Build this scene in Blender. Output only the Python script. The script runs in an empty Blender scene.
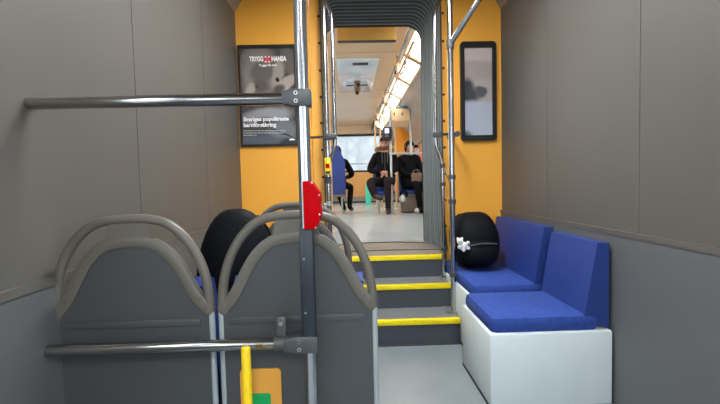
import bpy, bmesh, math, random
from mathutils import Vector, Matrix

random.seed(7)
SC = bpy.context.scene
COL = SC.collection

# ------------------------------------------------------------------ camera
F_PX, VPX, VPY, ROLL, CAM_H = 400.0, 350.0, 183.0, 1.45, 1.15
cam_data = bpy.data.cameras.new('camera')
cam_data.sensor_width = 36.0
cam_data.lens = F_PX / 720.0 * 36.0
cam_data.clip_start = 0.05
cam_data.clip_end = 400
camera = bpy.data.objects.new('camera', cam_data)
COL.objects.link(camera)
SC.camera = camera
_r = math.radians(ROLL)
_y = Vector((VPX - 360.0, 202.0 - VPY, -F_PX)).normalized()      # world Y seen by the camera
_z = Vector((-math.sin(_r), math.cos(_r), 0.0))
_z = (_z - _y * _z.dot(_y)).normalized()
_x = _y.cross(_z)
R_CW = Matrix((_x, _y, _z))                                      # camera -> world rotation
CAM = Vector((0, 0, CAM_H))
camera.matrix_world = Matrix.Translation(CAM) @ R_CW.to_4x4()


def P(px, py, Y):
    """world point on the plane at distance Y that the photograph shows at a pixel"""
    d = R_CW @ Vector((px - 360.0, 202.0 - py, -F_PX))
    return CAM + d * (Y / d.y)


def FL(px, py, z):
    """world point at height z"""
    d = R_CW @ Vector((px - 360.0, 202.0 - py, -F_PX))
    return CAM + d * ((z - CAM_H) / d.z)


# ------------------------------------------------------------------ world, exposure
SC.view_settings.view_transform = 'Standard'
SC.view_settings.look = 'None'
SC.view_settings.gamma = 1.0
SC.view_settings.exposure = 1.25
SC.view_settings.use_curve_mapping = False
world = bpy.data.worlds.new('overcast_sky')
SC.world = world
world.use_nodes = True
bg = world.node_tree.nodes['Background']
bg.inputs['Color'].default_value = (0.80, 0.91, 1.0, 1)
bg.inputs['Strength'].default_value = 2.3


def portal(name, loc, rot, sx, sy):
    l = bpy.data.lights.new(name, 'AREA')
    l.shape = 'RECTANGLE'
    l.size, l.size_y = sx, sy
    l.cycles.is_portal = True
    o = bpy.data.objects.new(name, l)
    o.location = loc
    o.rotation_euler = rot
    COL.objects.link(o)
    return o


# ------------------------------------------------------------------ materials
def lin(c):
    out = []
    for v in c:
        v = v / 255.0
        out.append(v / 12.92 if v <= 0.04045 else ((v + 0.055) / 1.055) ** 2.4)
    return (*out, 1.0)


def mat(name, rgb, rough=0.5, metal=0.0, var=0.0, scale=8.0, bump=0.0, bscale=60.0, spec=0.5, coat=0.0, stretch=None):
    m = bpy.data.materials.new(name)
    m.use_nodes = True
    nt = m.node_tree
    b = nt.nodes['Principled BSDF']
    b.inputs['Base Color'].default_value = lin(rgb)
    b.inputs['Roughness'].default_value = rough
    b.inputs['Metallic'].default_value = metal
    b.inputs['Specular IOR Level'].default_value = spec
    b.inputs['Coat Weight'].default_value = coat
    tc = nt.nodes.new('ShaderNodeTexCoord')
    src = tc.outputs['Object']
    if stretch:
        mp = nt.nodes.new('ShaderNodeMapping')
        mp.inputs['Scale'].default_value = stretch
        nt.links.new(src, mp.inputs['Vector'])
        src = mp.outputs['Vector']
    if var > 0:
        n = nt.nodes.new('ShaderNodeTexNoise')
        n.inputs['Scale'].default_value = scale
        n.inputs['Detail'].default_value = 5
        nt.links.new(src, n.inputs['Vector'])
        r = nt.nodes.new('ShaderNodeValToRGB')
        c = lin(rgb)
        r.color_ramp.elements[0].position = 0.3
        r.color_ramp.elements[1].position = 0.7
        r.color_ramp.elements[0].color = (*[max(0, v * (1 - var)) for v in c[:3]], 1)
        r.color_ramp.elements[1].color = (*[min(1, v * (1 + var)) for v in c[:3]], 1)
        nt.links.new(n.outputs['Fac'], r.inputs['Fac'])
        nt.links.new(r.outputs['Color'], b.inputs['Base Color'])
    if bump > 0:
        n2 = nt.nodes.new('ShaderNodeTexNoise')
        n2.inputs['Scale'].default_value = bscale
        n2.inputs['Detail'].default_value = 3
        nt.links.new(src, n2.inputs['Vector'])
        bp = nt.nodes.new('ShaderNodeBump')
        bp.inputs['Strength'].default_value = bump
        bp.inputs['Distance'].default_value = 0.01
        nt.links.new(n2.outputs['Fac'], bp.inputs['Height'])
        nt.links.new(bp.outputs['Normal'], b.inputs['Normal'])
    return m


def emit(name, rgb, strength):
    m = bpy.data.materials.new(name)
    m.use_nodes = True
    b = m.node_tree.nodes['Principled BSDF']
    b.inputs['Base Color'].default_value = (0.8, 0.8, 0.8, 1)
    b.inputs['Emission Color'].default_value = lin(rgb)
    b.inputs['Emission Strength'].default_value = strength
    return m


def glass_mat(name, veil, tint=(1, 1, 1), gloss=0.05):
    """thin window pane: mostly see-through, with a whitish dirt veil that also paints in haze"""
    m = bpy.data.materials.new(name)
    m.use_nodes = True
    nt = m.node_tree
    nt.nodes.clear()
    out = nt.nodes.new('ShaderNodeOutputMaterial')
    tr = nt.nodes.new('ShaderNodeBsdfTransparent')
    tr.inputs['Color'].default_value = (*tint, 1)
    gl = nt.nodes.new('ShaderNodeBsdfGlossy')
    gl.inputs['Roughness'].default_value = 0.03
    tl = nt.nodes.new('ShaderNodeBsdfTranslucent')
    tl.inputs['Color'].default_value = (0.9, 0.92, 0.93, 1)
    mx = nt.nodes.new('ShaderNodeMixShader')
    mx.inputs['Fac'].default_value = veil
    nt.links.new(tr.outputs[0], mx.inputs[1])
    nt.links.new(tl.outputs[0], mx.inputs[2])
    mx2 = nt.nodes.new('ShaderNodeMixShader')
    mx2.inputs['Fac'].default_value = gloss
    nt.links.new(mx.outputs[0], mx2.inputs[1])
    nt.links.new(gl.outputs[0], mx2.inputs[2])
    nt.links.new(mx2.outputs[0], out.inputs['Surface'])
    return m


def print_mat(name, base, blobs, rough=0.25, grain=0.10):
    """a printed picture: soft ellipses of tone (cx, cz, rx, rz, angle, rgb, softness) in object coordinates"""
    m = bpy.data.materials.new(name)
    m.use_nodes = True
    nt = m.node_tree
    b = nt.nodes['Principled BSDF']
    b.inputs['Roughness'].default_value = rough
    tc = nt.nodes.new('ShaderNodeTexCoord')
    nz = nt.nodes.new('ShaderNodeTexNoise')
    nz.inputs['Scale'].default_value = 9
    nz.inputs['Detail'].default_value = 4
    nt.links.new(tc.outputs['Object'], nz.inputs['Vector'])
    wob = nt.nodes.new('ShaderNodeMix')
    wob.data_type = 'VECTOR'
    wob.inputs['Factor'].default_value = 0.05
    nt.links.new(tc.outputs['Object'], wob.inputs['A'])
    nt.links.new(nz.outputs['Color'], wob.inputs['B'])
    cur = nt.nodes.new('ShaderNodeRGB')
    cur.outputs[0].default_value = lin(base)
    col = cur.outputs[0]
    for (cx, cz, rx, rz, ang, rgb, soft) in blobs:
        mp = nt.nodes.new('ShaderNodeMapping')
        mp.vector_type = 'TEXTURE'
        mp.inputs['Location'].default_value = (cx, 0, cz)
        mp.inputs['Rotation'].default_value = (0, math.radians(ang), 0)
        mp.inputs['Scale'].default_value = (rx, 50, rz)
        nt.links.new(wob.outputs['Result'], mp.inputs['Vector'])
        ln = nt.nodes.new('ShaderNodeVectorMath')
        ln.operation = 'LENGTH'
        nt.links.new(mp.outputs['Vector'], ln.inputs[0])
        mr = nt.nodes.new('ShaderNodeMapRange')
        mr.interpolation_type = 'SMOOTHSTEP'
        mr.inputs['From Min'].default_value = 1.0 + soft
        mr.inputs['From Max'].default_value = 1.0 - soft
        nt.links.new(ln.outputs['Value'], mr.inputs['Value'])
        mx = nt.nodes.new('ShaderNodeMix')
        mx.data_type = 'RGBA'
        nt.links.new(mr.outputs['Result'], mx.inputs['Factor'])
        nt.links.new(col, mx.inputs['A'])
        mx.inputs['B'].default_value = lin(rgb)
        col = mx.outputs['Result']
    nt.links.new(col, b.inputs['Base Color'])
    return m


M = {}
M['yellow_wall'] = mat('yellow_laminate', (246, 176, 66), 0.36, var=0.03, scale=2.5)
M['grey_lining'] = mat('grey_wall_lining', (94, 91, 85), 0.55, var=0.05, scale=1.2, bump=0.05, bscale=220)
M['lining_dark'] = mat('grey_lower_lining', (96, 97, 96), 0.6, var=0.05, scale=1.5, bump=0.05, bscale=220)
M['seam'] = mat('dark_joint', (60, 60, 60), 0.7)
M['ceil'] = mat('ceiling_cream', (206, 186, 158), 0.3, var=0.04, scale=1.2)
M['ceil_near'] = mat('ceiling_grey', (150, 140, 128), 0.5, var=0.03)
M['steel'] = mat('brushed_steel', (198, 200, 204), 0.2, 1.0, var=0.06, scale=14, stretch=(40, 40, 0.6))
M['steel_h'] = mat('brushed_steel_bar', (176, 172, 168), 0.16, 1.0, var=0.06, scale=14, stretch=(0.6, 40, 40))
M['clamp'] = mat('dark_grey_clamp', (84, 86, 88), 0.45, 0.4, var=0.06, scale=20)
M['sleeve'] = mat('charcoal_sleeve', (42, 47, 54), 0.42, 0.1, var=0.05, scale=30)
M['bracket'] = mat('grey_bracket', (88, 86, 84), 0.4, 0.3, var=0.05)
M['screw'] = mat('steel_screw', (210, 210, 210), 0.3, 1.0, var=0.03)
M['red'] = mat('red_plastic', (182, 0, 10), 0.6, var=0.03, spec=0.06)
M['panel'] = mat('grey_divider_panel', (72, 73, 74), 0.38, var=0.06, scale=5, bump=0.04, bscale=180)
M['frame'] = mat('taupe_moulding', (100, 94, 84), 0.42, var=0.04, scale=9, bump=0.05, bscale=200)
M['edge_rail'] = mat('pale_edge_rail', (176, 184, 184), 0.4, 0.3, var=0.04)
M['orange_sticker'] = mat('orange_card', (224, 158, 62), 0.5, var=0.02)
M['green'] = mat('green_card', (8, 160, 82), 0.5, var=0.02)
M['yellow_plastic'] = mat('yellow_plastic', (246, 206, 20), 0.4, var=0.02)
M['nosing'] = mat('yellow_nosing', (255, 226, 4), 0.55, var=0.08, scale=25, bump=0.1, bscale=150)
M['riser'] = mat('speckled_riser', (66, 71, 79), 0.6, var=0.18, scale=90, bump=0.1, bscale=200)
M['tread'] = mat('grey_tread', (120, 122, 124), 0.5, var=0.10, scale=30)
M['lowfloor'] = mat('grey_floor', (132, 140, 144), 0.32, var=0.10, scale=3.0, bump=0.03, bscale=150)
M['highfloor'] = mat('pale_floor', (172, 182, 187), 0.24, var=0.06, scale=3.0, bump=0.02, bscale=150)
M['turntable'] = mat('brown_turntable', (138, 126, 112), 0.38, var=0.12, scale=6.0, bump=0.03, bscale=150)
M['metal_strip'] = mat('worn_metal_strip', (170, 165, 158), 0.35, 0.8, var=0.1, scale=20)
M['bellows'] = mat('bellows_rubber', (80, 89, 91), 0.4, var=0.06, scale=6, bump=0.05, bscale=120)
M['bellows_dark'] = mat('bellows_groove', (38, 41, 43), 0.6, var=0.08)
M['strip'] = mat('bellows_strip', (132, 140, 140), 0.45, 0.1, var=0.06)
M['black_rubber'] = mat('black_rubber', (18, 18, 19), 0.6, var=0.05)
M['black_frame'] = mat('black_frame', (26, 25, 25), 0.4, var=0.05)
M['white_print'] = mat('white_print', (240, 238, 236), 0.4, var=0.01)
M['red_print'] = mat('red_print', (210, 20, 45), 0.4, var=0.01)
M['rivet'] = mat('dark_rivet', (58, 40, 22), 0.4, 0.5, var=0.03)
M['blue'] = mat('blue_seat_fabric', (42, 72, 150), 0.85, var=0.16, scale=40, bump=0.15, bscale=260)
M['blue_shell'] = mat('blue_seat_shell', (38, 62, 132), 0.5, var=0.06, scale=6)
M['seat_shell'] = mat('pale_seat_shell', (226, 236, 236), 0.4, var=0.03, scale=4)
M['seat_base'] = mat('taupe_seat_base', (128, 118, 106), 0.5, var=0.05)
M['black_cloth'] = mat('black_nylon', (15, 16, 21), 0.62, spec=0.12, var=0.20, scale=18, bump=0.25, bscale=45)
M['coat'] = mat('black_coat', (13, 12, 14), 0.75, spec=0.12, var=0.22, scale=20, bump=0.3, bscale=40)
M['navy_coat'] = mat('navy_coat', (14, 16, 22), 0.7, spec=0.12, var=0.2, scale=20, bump=0.3, bscale=40)
M['trousers'] = mat('plum_trousers', (38, 30, 33), 0.8, spec=0.12, var=0.12, scale=16, bump=0.2, bscale=50)
M['black_trousers'] = mat('black_trousers', (14, 15, 17), 0.8, spec=0.12, var=0.12, scale=16, bump=0.2, bscale=50)
M['skin'] = mat('skin', (206, 150, 128), 0.5, var=0.05, scale=25)
M['beard'] = mat('stubble', (128, 84, 70), 0.8, var=0.15, scale=60)
M['hair'] = mat('dark_hair', (22, 17, 15), 0.7, spec=0.12, var=0.25, scale=60, bump=0.4, bscale=120)
M['eye'] = mat('dark_eye', (30, 25, 24), 0.3, var=0.01)
M['lips'] = mat('lips', (150, 84, 80), 0.5, var=0.02)
M['fur'] = mat('tan_fur', (158, 124, 82), 0.9, var=0.3, scale=60, bump=0.8, bscale=90)
M['shoe'] = mat('dark_shoe', (38, 30, 30), 0.5, var=0.15, scale=20)
M['white_shoe'] = mat('pale_shoe', (206, 206, 206), 0.6, var=0.08, scale=20)
M['sole'] = mat('pale_sole', (150, 140, 130), 0.7, var=0.05)
M['plush'] = mat('white_plush', (232, 230, 224), 0.95, var=0.06, scale=40, bump=0.6, bscale=150)
M['teal'] = mat('turquoise_bag', (70, 222, 190), 0.5, var=0.06, scale=20)
M['tan_bag'] = mat('taupe_leather', (112, 90, 74), 0.5, var=0.08, scale=14)
M['white_bag'] = mat('white_bag', (222, 222, 224), 0.5, var=0.07, scale=16)
M['cream'] = mat('cream_plastic', (226, 196, 156), 0.4, var=0.03)
M['cream_pole'] = mat('cream_enamel', (224, 190, 142), 0.35, var=0.03)
M['orange_panel'] = mat('orange_panel', (232, 146, 30), 0.4, var=0.03)
M['tan_panel'] = mat('tan_laminate', (214, 158, 92), 0.45, var=0.04, scale=3)
M['grey_kick'] = mat('grey_kickboard', (142, 139, 134), 0.5, var=0.04)
M['cove'] = mat('grey_cove', (172, 172, 172), 0.25, var=0.06, scale=2.5)
M['hatch'] = mat('pale_hatch', (206, 228, 250), 0.16, var=0.06, scale=4, coat=0.6)  # daylight mirrored in the lid is put into the pale blue base colour
M['sign_box'] = mat('mustard_box', (250, 212, 124), 0.5, var=0.05, scale=4)
M['salmon'] = mat('salmon_cloth', (226, 112, 84), 0.8, var=0.08, scale=20)
M['glass'] = glass_mat('hazed_window_glass', 0.33, (0.345, 0.34, 0.33), 0.004)  # veil paints overexposed haze over the trees, tint dims the sky
M['clear_glass'] = glass_mat('window_glass', 0.08)
M['lamp'] = emit('lit_diffuser', (255, 247, 232), 4.6)
M['added_lamp'] = emit('added_lamp_glow', (250, 252, 255), 23.0)  # glow of the added lamps, standing in for side-window daylight
M['screen'] = emit('lit_screen', (120, 130, 240), 0.9)
M['bark'] = mat('grey_bark', (72, 76, 78), 0.9, var=0.15, scale=10, bump=0.3)
M['hedge'] = mat('winter_hedge', (104, 112, 102), 0.95, var=0.2, scale=6, bump=0.4)
M['asphalt'] = mat('asphalt', (140, 142, 142), 0.9, var=0.1, scale=1.0)
M['plaster'] = mat('pale_plaster', (200, 202, 200), 0.8, var=0.05)
M['roof_tile'] = mat('grey_roof', (110, 106, 104), 0.8, var=0.1)
M['dark_glass'] = mat('house_window', (70, 80, 90), 0.2, var=0.05)


# ------------------------------------------------------------------ mesh building
def wm(o):
    """world matrix without waiting for the depsgraph"""
    if o.parent:
        return wm(o.parent) @ o.matrix_parent_inverse @ o.matrix_basis
    return o.matrix_basis.copy()


class MB:
    def __init__(self):
        self.v, self.f, self.mi = [], [], []
        self.cur = 0

    def add(self, vs, fs):
        n = len(self.v)
        self.v += [tuple(v) for v in vs]
        for f in fs:
            self.f.append(tuple(i + n for i in f))
            self.mi.append(self.cur)
        return self

    def box(self, lo, hi, bev=0.0):
        x0, y0, z0 = lo
        x1, y1, z1 = hi
        if bev <= 0:
            vs = [(x0, y0, z0), (x1, y0, z0), (x1, y1, z0), (x0, y1, z0), (x0, y0, z1), (x1, y0, z1), (x1, y1, z1), (x0, y1, z1)]
            fs = [(0, 3, 2, 1), (4, 5, 6, 7), (0, 1, 5, 4), (1, 2, 6, 5), (2, 3, 7, 6), (3, 0, 4, 7)]
            return self.add(vs, fs)
        bm = bmesh.new()
        bmesh.ops.create_cube(bm, size=1.0)
        for v in bm.verts:
            v.co = Vector(((x0 + x1) / 2 + v.co.x * (x1 - x0), (y0 + y1) / 2 + v.co.y * (y1 - y0), (z0 + z1) / 2 + v.co.z * (z1 - z0)))
        bev = min(bev, 0.48 * min(abs(x1 - x0), abs(y1 - y0), abs(z1 - z0)))
        bmesh.ops.bevel(bm, geom=list(bm.edges), offset=bev, segments=2, affect='EDGES', profile=0.5)
        self.add([v.co for v in bm.verts], [[v.index for v in f.verts] for f in bm.faces])
        bm.free()
        return self

    def tube(self, pts, r, n=14, caps=True, closed=False):
        pts = [Vector(p) for p in pts]
        rs = r if isinstance(r, (list, tuple)) else [r] * len(pts)
        rings = []
        prev = None
        L = len(pts)
        for i, p in enumerate(pts):
            if closed:
                t = (pts[(i + 1) % L] - pts[i - 1]).normalized()
            else:
                t = (pts[min(i + 1, L - 1)] - pts[max(i - 1, 0)]).normalized()
            if prev is None:
                a = Vector((0, 0, 1)) if abs(t.z) < 0.9 else Vector((1, 0, 0))
                u = (a - t * a.dot(t)).normalized()
            else:
                u = (prev - t * prev.dot(t)).normalized()
            prev = u
            w = t.cross(u)
            rings.append([p + (u * math.cos(2 * math.pi * k / n) + w * math.sin(2 * math.pi * k / n)) * rs[i] for k in range(n)])
        vs = [v for rg in rings for v in rg]
        fs = []
        for i in range(L if closed else L - 1):
            j = (i + 1) % L
            for k in range(n):
                fs.append((i * n + k, i * n + (k + 1) % n, j * n + (k + 1) % n, j * n + k))
        if caps and not closed:
            fs.append(tuple(reversed(range(n))))
            fs.append(tuple((L - 1) * n + k for k in range(n)))
        return self.add(vs, fs)

    def ellipsoid(self, c, r, seg=18, rings=12, rot=None, fn=None):
        c = Vector(c)
        vs, fs = [], []
        for i in range(rings + 1):
            th = math.pi * i / rings
            for k in range(seg):
                ph = 2 * math.pi * k / seg
                d = Vector((math.sin(th) * math.cos(ph), math.sin(th) * math.sin(ph), math.cos(th)))
                if fn:
                    d = fn(d)
                v = Vector((d.x * r[0], d.y * r[1], d.z * r[2]))
                if rot:
                    v = rot @ v
                vs.append(c + v)
        for i in range(rings):
            for k in range(seg):
                a, b_, c_, d_ = i * seg + k, i * seg + (k + 1) % seg, (i + 1) * seg + (k + 1) % seg, (i + 1) * seg + k
                fs.append((a, d_, c_, b_))
        return self.add(vs, fs)

    def prism(self, poly, y0, y1):
        """polygon in x,z extruded along y"""
        n = len(poly)
        vs = [(x, y0, z) for x, z in poly] + [(x, y1, z) for x, z in poly]
        fs = [tuple(range(n)), tuple(reversed(range(n, 2 * n)))]
        for i in range(n):
            j = (i + 1) % n
            fs.append((i, i + n, j + n, j))
        return self.add(vs, fs)

    def prism_x(self, poly, x0, x1):
        """polygon in y,z extruded along x"""
        n = len(poly)
        vs = [(x0, y, z) for y, z in poly] + [(x1, y, z) for y, z in poly]
        fs = [tuple(reversed(range(n))), tuple(range(n, 2 * n))]
        for i in range(n):
            j = (i + 1) % n
            fs.append((i, j, j + n, i + n))
        return self.add(vs, fs)

    def build(self, name, m, parent=None, smooth=True, sharp=35, origin=None, local=False):
        me = bpy.data.meshes.new(name)
        vs = self.v
        if origin is not None:
            vs = [(v[0] - origin[0], v[1] - origin[1], v[2] - origin[2]) for v in vs]
        me.from_pydata(vs, [], self.f)
        ms = m if isinstance(m, (list, tuple)) else [m]
        for k in ms:
            me.materials.append(M[k])
        if len(ms) > 1:
            me.polygons.foreach_set('material_index', self.mi)
        bm = bmesh.new()
        bm.from_mesh(me)
        bmesh.ops.remove_doubles(bm, verts=bm.verts, dist=1e-6)
        bmesh.ops.recalc_face_normals(bm, faces=bm.faces)
        bm.to_mesh(me)
        bm.free()
        me.update()
        if smooth:
            me.polygons.foreach_set('use_smooth', [True] * len(me.polygons))
            me.set_sharp_from_angle(angle=math.radians(sharp))
        o = bpy.data.objects.new(name, me)
        COL.objects.link(o)
        if origin is not None:
            o.location = origin
        if parent is not None:
            o.parent = parent
            if not local:
                o.matrix_parent_inverse = wm(parent).inverted()
        return o


def tag(o, label=None, cat=None, group=None, kind=None):
    if label:
        o['label'] = label
    if cat:
        o['category'] = cat
    if group:
        o['group'] = group
    if kind:
        o['kind'] = kind
    return o


def thing(name, label, cat, loc=(0, 0, 0), group=None, kind=None):
    """an Empty at the thing's base; its parts are built in world coordinates"""
    o = bpy.data.objects.new(name, None)
    o.empty_display_size = 0.1
    COL.objects.link(o)
    o.location = loc
    return tag(o, label, cat, group, kind)


def copy_tree(o, parent=None):
    c = o.copy()
    COL.objects.link(c)
    if parent is not None:
        mpi = o.matrix_parent_inverse.copy()
        c.parent = parent
        c.matrix_parent_inverse = mpi
    for ch in list(o.children):
        copy_tree(ch, c)
    return c


def arc(c, r, a0, a1, n, plane='xz', y=0.0):
    out = []
    for i in range(n + 1):
        a = math.radians(a0 + (a1 - a0) * i / n)
        u, v = c[0] + r * math.cos(a), c[1] + r * math.sin(a)
        out.append((u, y, v) if plane == 'xz' else ((y, u, v) if plane == 'yz' else (u, v, y)))
    return out


def smooth_path(pts, it=2):
    pts = [Vector(p) for p in pts]
    for _ in range(it):
        out = [pts[0]]
        for a, b in zip(pts[:-1], pts[1:]):
            out += [a * 0.75 + b * 0.25, a * 0.25 + b * 0.75]
        out.append(pts[-1])
        pts = out
    return pts


def round_rect(x0, x1, z0, z1, r, n=5):
    out = []
    for cx, cz, a in ((x1 - r, z1 - r, 0), (x0 + r, z1 - r, 90), (x0 + r, z0 + r, 180), (x1 - r, z0 + r, 270)):
        for i in range(n + 1):
            t = math.radians(a + 90 * i / n)
            out.append((cx + r * math.cos(t), cz + r * math.sin(t)))
    return out


# ------------------------------------------------------------------ main dimensions
XL, XR = -0.93, 1.32          # side walls
YB, YW = -2.6, 3.45           # rear end of the low section, yellow cross wall
ZC = 2.82                     # ceiling of the low section
HF = 0.54                     # upper floor
YF = 4.07                     # far end of the gangway
YR = 12.2                     # rear wall of the upper car
ZU = 2.86                     # ceiling of the upper car
XLU, XRU = -0.93, 1.78
GX0, GX1 = P(323.6, 120, YW).x, P(441.6, 120, YW).x      # gangway, near frame
FX0, FX1 = P(325.5, 120, YF).x, P(422, 120, YF).x      # gangway, far frame
GZ = 2.84
FZ = P(380, 26.5, YF).z

# ------------------------------------------------------------------ the low section: floor, ceiling, walls
floor = tag(MB().box((XL, YB, -0.06), (XR, YW + 0.1, 0.0)).build('floor', 'lowfloor', smooth=False), kind='structure')
ceil = MB()
ceil.box((XL, YB, ZC), (XR, YW, ZC + 0.05))
ceil.prism([(XL, 2.60), (XL + 0.14, ZC), (XL, ZC)], YB, YW)
ceil.prism([(XR, 2.60), (XR, ZC), (XR - 0.14, ZC)], YB, YW)
tag(ceil.build('ceiling', 'ceil_near', smooth=False), kind='structure')


def side_wall(name, x, sgn, y0, y1, z0, z1, wins, zs, zh, m, thick=0.07):
    """sgn: direction to the outside"""
    root = tag(thing(name, None, None, (x, y0, z0)), kind='structure')
    xa, xb = sorted((x, x + sgn * thick))
    mb = MB()
    mb.box((xa, y0, z0), (xb, y1, zs))
    mb.box((xa, y0, zh), (xb, y1, z1))
    ys = [y0] + [v for w in wins for v in w] + [y1]
    for i in range(0, len(ys), 2):
        if ys[i + 1] - ys[i] > 1e-4:
            mb.box((xa, ys[i], zs), (xb, ys[i + 1], zh))
    mb.build('wall_lining', m, root, smooth=False)
    return root


WIN_N = [0]


def window_x(x, sgn, ya, yb, zs, zh, thick=0.07, glass='clear_glass', power=True):
    WIN_N[0] += 1
    root = tag(thing('window_%d' % WIN_N[0], None, None, (x, ya, zs)), kind='structure')
    fr = MB()
    w = 0.035
    x0, x1 = sorted((x - sgn * 0.012, x + sgn * 0.03))
    fr.box((x0, ya, zs), (x1, yb, zs + w)).box((x0, ya, zh - w), (x1, yb, zh))
    fr.box((x0, ya, zs + w), (x1, ya + w, zh - w)).box((x0, yb - w, zs + w), (x1, yb, zh - w))
    fr.build('window_frame', 'black_rubber', root, smooth=False)
    xm = x + sgn * 0.02
    MB().box((xm, ya + w * 0.8, zs + w * 0.8), (xm + 0.004, yb - w * 0.8, zh - w * 0.8)).build('pane', glass, root, smooth=False)
    if power:
        portal('window_daylight', (x + sgn * (thick + 0.02), (ya + yb) / 2, (zs + zh) / 2), (0, math.radians(90) * (1 if sgn > 0 else -1), 0), zh - zs, yb - ya)
    return root


# windows of the low section lie beside and behind the viewer; the wall towards the steps is plain lining
near_wins = [(-2.3, -1.25), (-1.05, 0.0), (0.12, 0.72)]
for nm, x, sg in (('wall_left', XL, -1), ('wall_right', XR, 1)):
    root = side_wall(nm, x, sg, YB, YW + 0.05, 0.0, ZC, near_wins, 0.95, 2.1, 'grey_lining')
    for ya, yb in near_wins:
        window_x(x, sg, ya, yb, 0.95, 2.1)
    # lower wainscot and joint strips between the lining panels
    xa, xb = sorted((x, x - sg * 0.012))
    MB().box((xa, YB, 0.0), (xb, YW, 0.86)).build('wainscot', 'lining_dark', root, smooth=False)
    MB().box((min(xa, xb) - 0.004, YB, 0.86), (max(xa, xb) + 0.004, YW, 0.885)).build('waist_rail', 'grey_lining', root, smooth=False)
    for yj in (0.95, 1.8, 2.65):
        MB().box((min(x, x - sg * 0.003), yj - 0.004, 0.885), (max(x, x - sg * 0.003), yj + 0.004, 2.6)).build('joint_strip', 'lining_dark', root, smooth=False)
wb = thing('wall_back', None, None, (XL, YB, 0), kind='structure')
b = MB()
b.box((XL, YB - 0.07, 0), (XR, YB, 0.95)).box((XL, YB - 0.07, 2.1), (XR, YB, ZC))
b.box((XL, YB - 0.07, 0.95), (XL + 0.4, YB, 2.1)).box((XR - 0.4, YB - 0.07, 0.95), (XR, YB, 2.1))
b.build('wall_lining', 'grey_lining', wb, smooth=False)
MB().box((XL + 0.4, YB - 0.04, 0.95), (XR - 0.4, YB - 0.036, 2.1)).build('pane', 'clear_glass', wb, smooth=False)
portal('window_daylight', ((XL + XR) / 2, YB - 0.09, 1.52), (math.radians(90), 0, 0), XR - XL - 0.8, 1.15)

# unseen ceiling lamps, added and placed to light the yellow wall and steps
for xc, yc, where in ((0.2, -1.5, 'behind the viewer'), (0.2, 2.0, 'in front of the steps')):
    lp = thing('ceiling_lamp', 'long added ceiling lamp, out of view, lighting the low section, %s' % where, 'lamp', (xc, yc, ZC), group='added lamps of the low section')
    hwid, hl = 0.2, 0.55
    MB().box((xc - hwid - 0.015, yc - hl - 0.015, ZC - 0.03), (xc + hwid + 0.015, yc - hl, ZC)).box((xc - hwid - 0.015, yc + hl, ZC - 0.03), (xc + hwid + 0.015, yc + hl + 0.015, ZC)) \
        .box((xc - hwid - 0.015, yc - hl, ZC - 0.03), (xc - hwid, yc + hl, ZC)).box((xc + hwid, yc - hl, ZC - 0.03), (xc + hwid + 0.015, yc + hl, ZC)).build('lamp_frame', 'cream', lp, smooth=False)
    MB().box((xc - hwid, yc - hl, ZC - 0.022), (xc + hwid, yc + hl, ZC - 0.004)).build('diffuser', 'added_lamp', lp, smooth=False)

# yellow cross wall on both sides of the gangway
wf = thing('wall_front', None, None, (XL, YW, 0), kind='structure')
TH = 0.05
MB().box((XL, YW, 0), (GX0 - 0.105, YW + TH, ZC)).build('wall_panel', 'yellow_wall', wf, smooth=False)
MB().box((GX0 - 0.1, YW + 0.004, 0), (GX0, YW + TH, ZC)).build('wall_panel', 'yellow_wall', wf, smooth=False)
MB().box((GX1 + 0.07, YW, 0), (XR, YW + TH, ZC)).build('wall_panel', 'yellow_wall', wf, smooth=False)
MB().box((GX1, YW + 0.004, 0), (GX1 + 0.065, YW + TH, ZC)).build('wall_panel', 'yellow_wall', wf, smooth=False)
MB().box((GX0 - 0.001, YW + 0.01, GZ), (GX1, YW + TH, ZC + 0.06)).build('lintel', 'yellow_wall', wf, smooth=False)
rv = MB().ellipsoid((0, 0, 0), (0.011, 0.008, 0.011), 8, 6).build('rivet', 'rivet', wf)
first = True
for side, xs, ys in ((0, 321.0, (16, 43, 70.5, 97, 123, 150, 177, 206, 232)), (1, 443.2, (13, 41, 68, 94.5, 121, 147.5, 174, 200, 226))):
    x = P(xs + (0.4 if side == 0 else 1.0), 120, YW).x
    for py in ys:
        o = rv if first else rv.copy()
        if not first:
            COL.objects.link(o)
        first = False
        o.location = (x, YW + 0.002, P(xs, py, YW).z)
        o.parent = wf
        o.matrix_parent_inverse = Matrix.Translation(wf.location).inverted()

# ------------------------------------------------------------------ steps
d1 = FL(420, 345, 0.0).y
SX0, SX1 = -0.93, P(460.5, 322, d1).x
d2 = d1 + 0.27
d3 = d2 + 0.24
RH = HF / 3
edges = [d1, d2, d3]
for k, d in enumerate(edges):
    z0, z1 = RH * k, RH * (k + 1)
    yend = edges[k + 1] if k < 2 else YW - 0.02
    st = thing('step', None, None, (SX0, d, z0), kind='structure')
    st['label'] = ('lowest', 'middle', 'top')[k] + ' step with speckled dark riser and yellow edge'
    MB().box((SX0, d + 0.004, z0 + 0.0005), (SX1, yend + 0.02, z1 - 0.006)).build('riser', 'riser', st, smooth=False)
    MB().box((SX0, d + 0.03, z1 - 0.006), (SX1, yend + 0.004, z1 - 0.001)).build('tread', 'tread' if k < 2 else 'turntable', st, smooth=False)
    MB().box((SX0, d - 0.004, z1 - 0.036), (SX1, d + 0.034, z1 + 0.001), 0.004).build('nosing', 'nosing', st)
# worn metal strip where the lowest riser meets the floor
tag(MB().box((SX0, d1 - 0.012, 0), (SX1, d1 + 0.003, 0.008)).build('trim_1', 'seam', smooth=False), kind='structure')

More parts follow.
